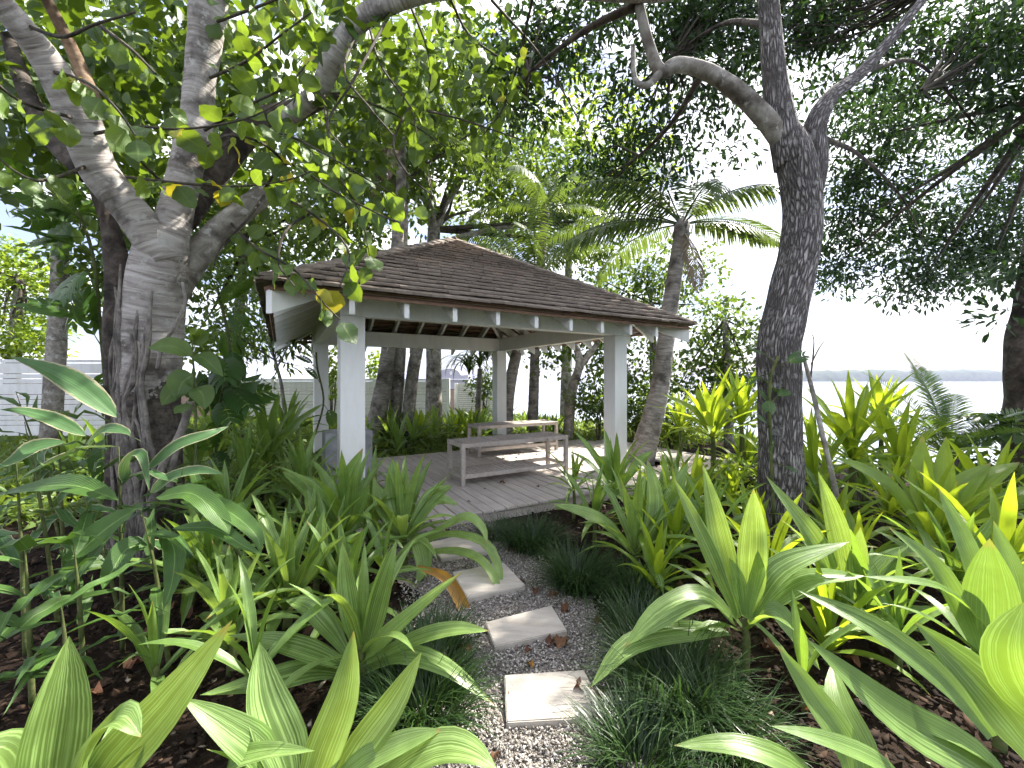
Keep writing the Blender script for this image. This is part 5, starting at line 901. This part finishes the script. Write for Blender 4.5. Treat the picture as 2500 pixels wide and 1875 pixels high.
vine('split-leaf vine climbing the left side of the pale trunk', [(270, 1350, 3.75), (260, 1000, 3.8), (245, 800, 3.85), (230, 640, 3.9), (190, 520, 3.9), (120, 470, 3.9)], 26, .34)
vine('split-leaf vine massed right of the pale trunk', [(520, 1260, 4.4), (530, 1060, 4.4), (545, 930, 4.4), (560, 840, 4.4), (530, 700, 4.4)], 20, .36)
vine('split-leaf vine scrambling up the back left column', [(770, 1060, 6.45), (790, 980, 6.35), (775, 900, 6.35), (772, 860, 6.35)], 5, .24)
vine('split-leaf creeper at the foot of the pale trunk', [(470, 1330, 3.3), (460, 1230, 3.3), (440, 1180, 3.3)], 7, .2)
vine('leafy creeper hanging on the rough trunk', [(1890, 1280, 3.72), (1880, 1050, 3.72), (1880, 930, 3.73), (1900, 870, 3.74)], 12, .13)
gp = empty('trunk_sapling', U(480, 1300, 3.2), 'sapling with large round leaves in front of the pale trunk', 'plant'); gp.location.z = 0
limb(gp, [(470, 1370, 3.2), (478, 1100, 3.2), (476, 940, 3.2), (470, 860, 3.2), (474, 810, 3.2)], [.012, .01, .008, .006, .004], 'stem', 'stem', 6)
for q, w in (([(465, 870), (420, 845), (360, 850)], 52), ([(478, 865), (505, 880), (545, 920)], 46), ([(472, 915), (445, 935), (430, 975)], 64), ([(465, 950), (425, 955), (395, 990)], 54), ([(478, 945), (495, 965), (500, 1000)], 52), ([(474, 830), (470, 815), (462, 805)], 40), ([(478, 840), (490, 820), (485, 800)], 34), ([(470, 990), (440, 1000), (425, 1010)], 26)): hand_leaf(gp, q, w, -.06, .2, .15, .5, M['broad_leaf'], 3.2, w_ovate)
lc = empty('leaning_sapling', U(2080, 1290, 3.6), 'thin bare leaning sapling right of the rough trunk', 'sapling'); lc.location.z = 0
limb(lc, [(2062, 1330, 3.7), (2040, 1200, 3.7), (2005, 1050, 3.75), (1985, 960, 3.8), (1962, 870, 3.85)], [.034, .03, .026, .024, .018], 'bark_mottled', 'trunk', 9)
limb(lc, [(1978, 930, 3.82), (1985, 870, 3.82), (1987, 830, 3.82), (1982, 815, 3.82)], [.008, .007, .005, .003], 'twig', 'branch', 5); limb(lc, [(1980, 890, 3.82), (2000, 850, 3.82), (2022, 822, 3.82)], [.006, .005, .002], 'twig', 'branch', 5)

# ------------------------------------------------------------------ mondo grass tufts
def tuft(label, px, py, d, rad, L, n):
    n = int(n * 1.7); L = L * 1.12
    c = U(px, py, d); c.z = ground_z(c.x, c.y); V = []; Fc = []
    for i in range(n):
        az = RNG.uniform(0, 6.28); r = 1.15 * rad * math.sqrt(RNG.uniform(0, 1)); b = np.array([r * math.cos(az), r * math.sin(az), 0]); a2 = az + RNG.uniform(-.9, .9); th = R(RNG.uniform(4, 45)); l = L * RNG.uniform(.6, 1.15); dth = R(RNG.uniform(30, 115)); p = b.copy(); w = RNG.uniform(.0022, .0042); sd = np.array([-math.sin(a2), math.cos(a2), 0])
        k0 = len(V); m = 6
        for j in range(m):
            t = j / (m - 1); ww = w * (1 - t ** 2.2); V += [tuple(p - sd * ww), tuple(p + sd * ww)]; q = th + dth * t; p = p + np.array([math.cos(a2) * math.sin(q), math.sin(a2) * math.sin(q), math.cos(q)]) * l / (m - 1)
            p[2] = max(p[2], .012)
            if j: Fc.append((k0 + 2 * j - 2, k0 + 2 * j - 1, k0 + 2 * j + 1, k0 + 2 * j))
    o = link('mondo_grass', np_mesh('mondo_grass', V, Fc), None, M['grass_blade']); o.location = c; return tag(o, label, 'grass', 'dark mondo grass tufts edging the path')
tuft('large dark mondo grass tuft at lower right under the drooping lily leaves', 1640, 1700, 1.95, .17, .36, 520); tuft('mondo grass tuft right of the second stepping stone', 1410, 1440, 3.0, .13, .36, 430); tuft('mondo grass tuft against the front edge of the deck', 1300, 1320, 3.75, .2, .32, 480)
tuft('mondo grass tuft at the lower left edge of the path', 1030, 1740, 1.85, .15, .3, 420); tuft('mondo grass tuft under the striped lily left of the path', 1050, 1590, 2.25, .13, .28, 320); tuft('small mondo grass tuft near the right bottom of the path', 1560, 1870, 1.6, .12, .28, 260); tuft('mondo grass tuft behind the large dark one', 1560, 1560, 2.4, .12, .3, 300)
tuft('thin mondo tuft at the deck corner left of its neighbour', 1215, 1310, 3.95, .1, .24, 160); tuft('mondo tuft hidden at the foot of the small shaded lily', 930, 1600, 2.1, .12, .26, 220); tuft('mondo tuft beneath the white-striped lily', 1560, 1440, 2.85, .13, .3, 260); tuft('mondo tuft in the mulch at lower right', 1760, 1800, 1.7, .12, .3, 220)

# ------------------------------------------------------------------ fallen leaves
DL = []
for k in range(4):
    P = np.array([(t, 0, .25 * RNG.uniform(-1, 1) * math.sin(t * 3.1)) for t in np.linspace(0, 1, 7)]); m_ = strip(P, (0, 1, .2), [.3 * w_ovate(t) for t in np.linspace(0, 1, 7)], 5, RNG.uniform(.2, .7), .4, 9, 'fallen_leaf', nrm=(0, 0, 1)); m_.materials.append(M['dead_leaf']); DL.append(m_)
def fallen(p, s, label, group, mat=None):
    me = DL[RNG.integers(4)]
    if mat: me = me.copy(); me.materials.clear(); me.materials.append(M[mat])
    o = link('fallen_leaf', me); o.matrix_local = Matrix.Translation(p) @ Matrix.Rotation(RNG.uniform(0, 6.28), 4, 'Z') @ Matrix.Rotation(RNG.uniform(-.2, .2), 4, 'X') @ Matrix.Scale(s, 4); tag(o, label, 'leaf', group)
def gpx(px, py, z): d = F * (EYE - z) / (py - Y0); p = U(px, py, d); return p
for px, py, s in [(1330, 1575, .1), (1360, 1590, .12), (1300, 1590, .06), (1310, 1440, .09), (1340, 1460, .09), (1375, 1480, .1), (1285, 1425, .07), (1460, 1530, .08), (1150, 1600, .09), (1135, 1585, .07), (1255, 1350, .08), (1440, 1700, .12), (1470, 1690, .12), (1235, 1720, .08), (1220, 1840, .06), (1390, 1430, .06), (1100, 1300, .08), (1210, 1290, .07)]:
    fallen(gpx(px, py, .02) + Vector((0, 0, .012)), s, rel_label('curled brown dead leaf', gpx(px, py, .02)), 'dead leaves on the path')
fallen(gpx(1300, 1635, .02) + Vector((0, 0, .01)), .05, 'small yellow leaf on gravel behind the nearest stone', None, 'orange_leaf')
for px, py, s in [(1218, 1180, .1), (1228, 1120, .08), (1258, 1118, .07), (1270, 1112, .06), (1310, 1110, .05), (1375, 1112, .05), (1180, 1195, .04), (1310, 1190, .05), (1140, 1225, .05), (1420, 1135, .05), (1470, 1150, .05), (1370, 1165, .04), (1000, 1150, .03), (1060, 1180, .03), (1250, 1110, .05), (1330, 1125, .05), (1600, 1140, .06), (1640, 1130, .05)]:
    fallen(gpx(px, py, DZ) + Vector((0, 0, .008)), s, rel_label('small dry leaf on the deck', gpx(px, py, DZ)), 'dry leaves on the deck')
for px, py, s in [(430, 1480, .1), (450, 1500, .12), (300, 1640, .12), (520, 1560, .1), (250, 1700, .12), (340, 1560, .1), (1950, 1730, .12), (1900, 1600, .1), (1760, 1440, .1), (2100, 1640, .1), (1680, 1440, .1), (560, 1480, .1), (640, 1420, .1), (480, 1640, .1), (2180, 1720, .1), (1720, 1480, .09)]:
    fallen(gpx(px, py, 0) + Vector((0, 0, .02)), s, rel_label('reddish dead leaf on the mulch', gpx(px, py, 0)), 'dead leaves on the mulch')

# ------------------------------------------------------------------ sea air
hz = MB().box(-9500, 9500, -3500, 9500, SEA - 4, 90).mesh('haze'); t = NT('sea_air'); pv = t.n('ShaderNodeVolumePrincipled'); pv.inputs['Density'].default_value = 0.00007; pv.inputs['Color'].default_value = (0.60, 0.62, 0.95, 1); pv.inputs['Anisotropy'].default_value = 0.3
t.l(pv.outputs[0], t.out.inputs['Volume']); tag(link('haze', hz, None, t.m), 'pale blue sea haze over the bay', 'haze', kind='stuff')
